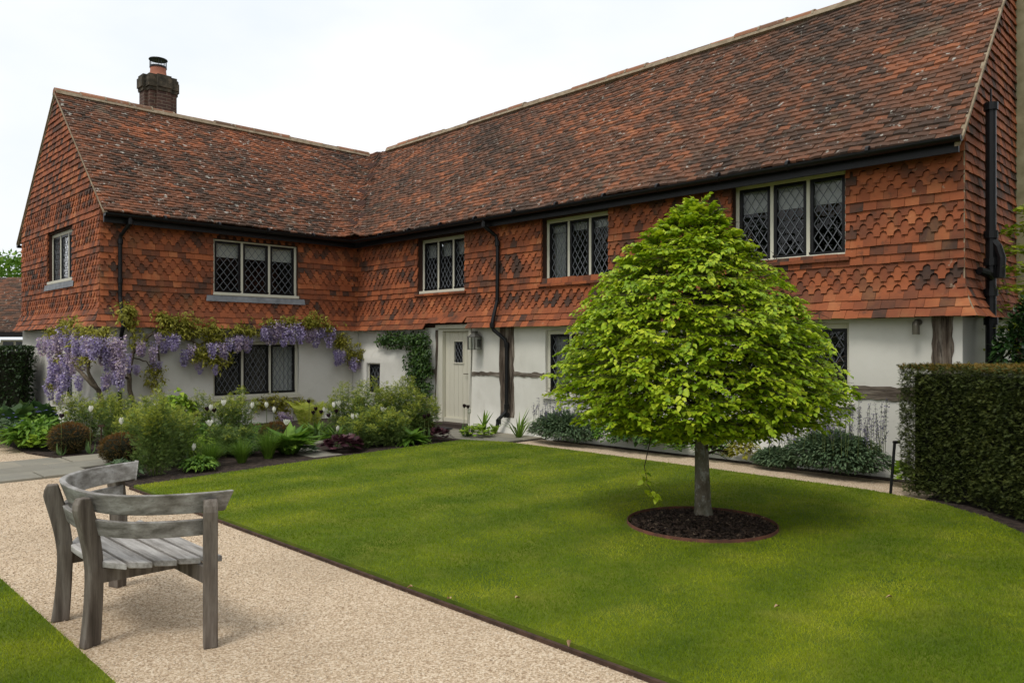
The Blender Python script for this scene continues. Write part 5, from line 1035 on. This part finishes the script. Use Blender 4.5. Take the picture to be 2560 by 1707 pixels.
for (x0, x1, y0, y1, n, s) in ((275, 420, 340, 420, 8, 1.0), (390, 500, 290, 380, 6, 1.0), (330, 520, 460, 560, 10, 1.05), (360, 540, 560, 640, 6, .9), (310, 420, 640, 720, 5, .8), (500, 640, 340, 400, 7, 1.0), (640, 800, 350, 430, 10, 1.0), (690, 820, 470, 530, 7, .9), (850, 910, 545, 570, 2, .6), (670, 790, 600, 640, 5, .8), (860, 1010, 390, 440, 5, .8), (1020, 1160, 300, 370, 7, 1.0), (1210, 1280, 420, 470, 2, .9), (1350, 1490, 400, 440, 6, .9), (1270, 1420, 530, 550, 2, .6), (1490, 1640, 350, 380, 6, .85), (1700, 1830, 270, 330, 8, 1.0), (1830, 1990, 250, 330, 9, 1.0), (2000, 2170, 290, 340, 9, 1.0), (2190, 2250, 440, 470, 4, .9), (2270, 2340, 500, 520, 3, .8), (1820, 1890, 840, 880, 3, .6), (1000, 1060, 500, 540, 2, .6)):
    big = x1 < 820
    for _ in range(int(n * 1.0) + 1): raceme(rng.uniform(x0, x1), rng.uniform(y0, y1) - (10 if big else 0), s * rng.uniform(.7, 1.35), .25 + rng.uniform(-.05, .12))
crp = thing('wall_creeper', h2w(1.9, 0, 0), 'dark green creeper trained on the white wall between small window and cream door', 'climber'); O = np.array(h2w(1.9, 0, 0)); P = []
def on_main(px, py, off):
    r = ray(px, py); k = (14.28 - off * R2) / (r[0] + r[1]); return r * k + np.array([0, 0, EYE])
for (x, y, rx, ry, n) in ((880, 330, 60, 45, 130), (960, 330, 80, 60, 220), (1060, 330, 90, 60, 300), (1180, 330, 80, 60, 300), (1180, 430, 80, 70, 320), (1140, 530, 90, 70, 330), (1150, 620, 80, 60, 260), (1230, 480, 40, 60, 100), (1250, 600, 40, 40, 60), (1150, 720, 110, 60, 220), (1230, 780, 60, 70, 120), (830, 345, 30, 25, 30), (1225, 560, 50, 50, 100)):
    for _ in range(n): P.append(on_main(*c4(x + np.clip(rng.normal(0, .55), -1.1, 1.1) * rx, y + np.clip(rng.normal(0, .55), -1.1, 1.1) * ry), rng.uniform(.03, .26)) - O)
P = np.array(P); k = len(P); d = rdir(k) * .7 + np.array([-.35, -.35, -.4]); V, F = scatter(T_leaf(.5, .14, .25), P, d, rdir(k) * .5 + np.array([-.5, -.5, .7]), rng.uniform(.05, .095, k)); np_mesh('foliage', V, F, leafmat('creeper', (.022, .055, .012), (.045, .095, .018), (.09, .16, .028), rough=.4), crp)
for k in range(5): b = MB(); b.tube([Vector(on_main(*c4(1150 + 15 * k, 900 - 20 * k), .05) - O), Vector(on_main(*c4(1130 + 20 * k, 560), .06) - O), Vector(on_main(*c4(1000 + 60 * k, 330), .07) - O)], [.010, .007, .004], 5); b.build('stem', M['dark_stem'], crp)

# ------------------------------------------------------------------ shrubs at the right edge, things far left
mp_ = thing('acer', (6.72, 9.42, 0), 'yellow-green acer tree behind the black pipe at the gable corner', 'tree'); b = MB(); b.tube([(0, 0, -.1), (.05, 0, .8), (-.1, -.05, 1.6), (-.15, 0, 2.4)], [.05, .045, .03, .015], 8)
n = 2600; z = np.round(rng.uniform(1.3, 3.45, n) / .24) * .24 + rng.normal(0, .03, n); a = rng.random(n) * 6.283; rr = np.interp(z, [1.2, 1.9, 2.7, 3.5], [.5, .85, .80, .3]) * np.sqrt(rng.random(n)); p = np.stack([np.cos(a) * rr - .1, np.sin(a) * rr, z - .14 * rr], 1)
for k in range(14): aa = k * 2.4; zz = 1.0 + k * .15; b.tube([(-.08, 0, zz), (-.08 + math.cos(aa) * .3, math.sin(aa) * .3, zz + .12), (-.08 + math.cos(aa) * .6, math.sin(aa) * .6, zz + .1)], [.012, .008, .004], 5)
b.build('trunk', M['bark'], mp_); V, F = scatter(STAR, p, rdir(n) * np.array([1, 1, .3]) + np.array([0, 0, -.25]), Z3 + rdir(n) * .35, rng.uniform(.05, .09, n)); np_mesh('crown', V, F, leafmat('acer_leaf', (.12, .20, .010), (.24, .32, .015), (.38, .42, .03), transl=.4), mp_)
cm_ = thing('camellia', (6.02, 8.85, 0), 'dark glossy evergreen shrub behind the hedge beside the black pipe', 'shrub'); n = 2600; d = rdir(n); p = d * np.array([.46, .40, 1.0]) * (.75 + .25 * rng.random((n, 1))) + np.array([.0, 0, 1.22]); p += .05 * np.sin(p[:, [1, 2, 0]] * 9); V, F = scatter(T_leaf(.5, .12, .2), p, d + rdir(n) * .8 + np.array([0, 0, -.3]), Z3 + d * .6 + rdir(n) * .3, rng.uniform(.07, .11, n)); np_mesh('foliage', V, F, leafmat('camellia_leaf', (.008, .024, .007), (.018, .045, .010), (.04, .085, .018), rough=.28, transl=.1), cm_); b = MB(); b.tube([(0, 0, -.1), (.02, 0, .6), (0, .05, 1.5)], [.035, .03, .01], 7); b.build('stem', M['dark_stem'], cm_)
ob = thing('outbuilding', (-20.6, 24.2, 0), 'low outbuilding with brown tiled roof and cream window strip beyond the hedge', 'building'); b = MB(); b.box(-6, 6, 0, 4.5, -.2, 1.72); b.build('wall', M['plaster'], ob)
def zr_(v): return 2.02 + .72 * (v + .4)
mb = MB(); v = -.4; r = 0
while v < 2.2:
    x = -6.2 - (.08 if r % 2 else 0)
    while x < 6.2: j = rng.uniform(0, .012); mb.add([(x, v, zr_(v) + .03 + j), (x + .16, v, zr_(v) + .03 + j), (x + .16, v + .14, zr_(v + .14) + .005), (x, v + .14, zr_(v + .14) + .005), (x, v, zr_(v) + j), (x + .16, v, zr_(v) + j)], [(0, 1, 2, 3), (4, 5, 1, 0)]); x += .165
    v += .08; r += 1
mb.add([(-6.2, 2.2, zr_(2.2)), (6.2, 2.2, zr_(2.2)), (6.2, 4.9, 2.0), (-6.2, 4.9, 2.0)], [(0, 1, 2, 3)]); mb.build('roof', M['roof_tile'], ob)
mb = MB(); mb.box(-6.2, 6.2, -.42, -.36, 1.88, 2.03); mb.build('fascia', M['black_iron'], ob)
for k in range(10):
    x = -5.4 + k * 1.1; mb = MB(); mb.box(x, x + .9, -.03, -.002, 1.30, 1.80); w_ = mb.build('window', M['cream'], ob); mb = MB(); mb.box(x + .08, x + .41, -.036, -.031, 1.36, 1.74); mb.box(x + .49, x + .82, -.036, -.031, 1.36, 1.74); mb.build('pane', flat('dark_pane', (.02, .022, .025), .2, .5), w_)
ft = thing('broadleaf_tree', (-32, 47, .6), 'distant green tree top showing above the outbuilding roof', 'tree'); b = MB(); b.tube([(0, 0, -.2), (0, 0, 3), (.2, 0, 5)], [.3, .25, .1], 8); b.build('trunk', M['bark'], ft); n = 3500; d = rdir(n); p = d * np.array([3.2, 3.2, 2.0]) * (.55 + .45 * rng.random((n, 1))) + np.array([0, 0, 4.6]); p += .4 * np.sin(p[:, [1, 2, 0]] * 2.3); V, F = scatter(T_leaf(.6), p, d + rdir(n), Z3 + rdir(n) * .6, rng.uniform(.22, .36, n)); np_mesh('crown', V, F, M['green'], ft)
# dropped leaves on the lawn
M['dry_leaf'] = mat('dry_leaf', [(0, (.30, .17, .08)), (1, (.50, .36, .22))], rough=.8)
for i, (ox, oy) in enumerate(((1183, 1383), (2050, 1380), (1790, 1402), (1035, 1384), (948, 1356), (1310, 1480), (1755, 1196))):
    x, y = V2(ox, oy); t = thing('fallen_leaf', (x, y, .026), 'dry pale brown leaf lying on the lawn', 'leaf', 'dry leaves dropped on the lawn'); V, F = scatter(T_leaf(.6, .3, .2), np.zeros((1, 3)), rdir(1) * np.array([1, 1, .1]), np.array([[.1, .2, 1]]), .042); np_mesh('blade', V, F, M['dry_leaf'], t)

# a big tree added beside the garden, out of the picture on the right: it takes part of the sky from the lawn and hedge there
bt = thing('added_shade_tree', (9.6, .8, 0), 'large spreading tree added out of view to shade the lawn and yew hedge', 'tree'); b = MB(); b.tube([(0, 0, -.1), (.1, 0, 2), (0, .1, 4.5), (0, 0, 8)], [.28, .22, .16, .04], 10)
for k in range(14): aa = k * 2.4; zz = 2.8 + k * .32; b.tube([(.0, 0, zz), (math.cos(aa) * 1.5, math.sin(aa) * 1.5, zz + .7), (math.cos(aa) * 3.0, math.sin(aa) * 3.0, zz + 1.0)], [.09, .06, .02], 6)
b.build('trunk', M['bark'], bt); n = 16000; d = rdir(n); p = d * np.array([4.9, 4.9, 3.6]) * (.45 + .55 * rng.random((n, 1)) ** .6) + np.array([0, 0, 6.4]); p += .35 * np.sin(p[:, [1, 2, 0]] * 2.1); V, F = scatter(T_leaf(.6), p, d + rdir(n), Z3 + rdir(n) * .6, rng.uniform(.22, .40, n)); np_mesh('crown', V, F, M['deep'], bt)
# trees beyond the side lawn, out of the picture on the left: the leaded windows of the long range mirror them
for (x_, y_, h_, r_, lab) in ((-16.8, 12.4, 8.2, 3.0, 'tall round-headed dark tree beyond the gable end, nearest the outbuilding'), (-18.0, 7.6, 7.6, 2.7, 'round-headed dark tree beyond the side lawn, between two others'), (-17.2, 3.2, 6.6, 2.2, 'pointed dark tree beyond the side lawn, farthest from the house')):
    t_ = thing('garden_tree', (x_, y_, 0), lab, 'tree'); b = MB(); b.tube([(0, 0, -.1), (.1, 0, h_ * .3), (0, .05, h_ * .6), (0, 0, h_ * .9)], [.2, .16, .1, .02], 8); b.build('trunk', M['bark'], t_)
    n = 5200; z = h_ * (.10 + .90 * rng.random(n)); pr_ = np.interp(z / h_, [.1, .3, .6, .85, 1], [.6, 1, .9, .5, .05]) * r_; a = rng.random(n) * 6.283; q = pr_ * np.sqrt(rng.uniform(.25, 1, n)) * (1 + .12 * np.sin(a * 5 + z * 2)); p = np.stack([np.cos(a) * q, np.sin(a) * q, z], 1); V, F = scatter(T_leaf(.6), p, rdir(n), Z3 + rdir(n) * .6, rng.uniform(.2, .36, n)); np_mesh('crown', V, F, M['deep'], t_)
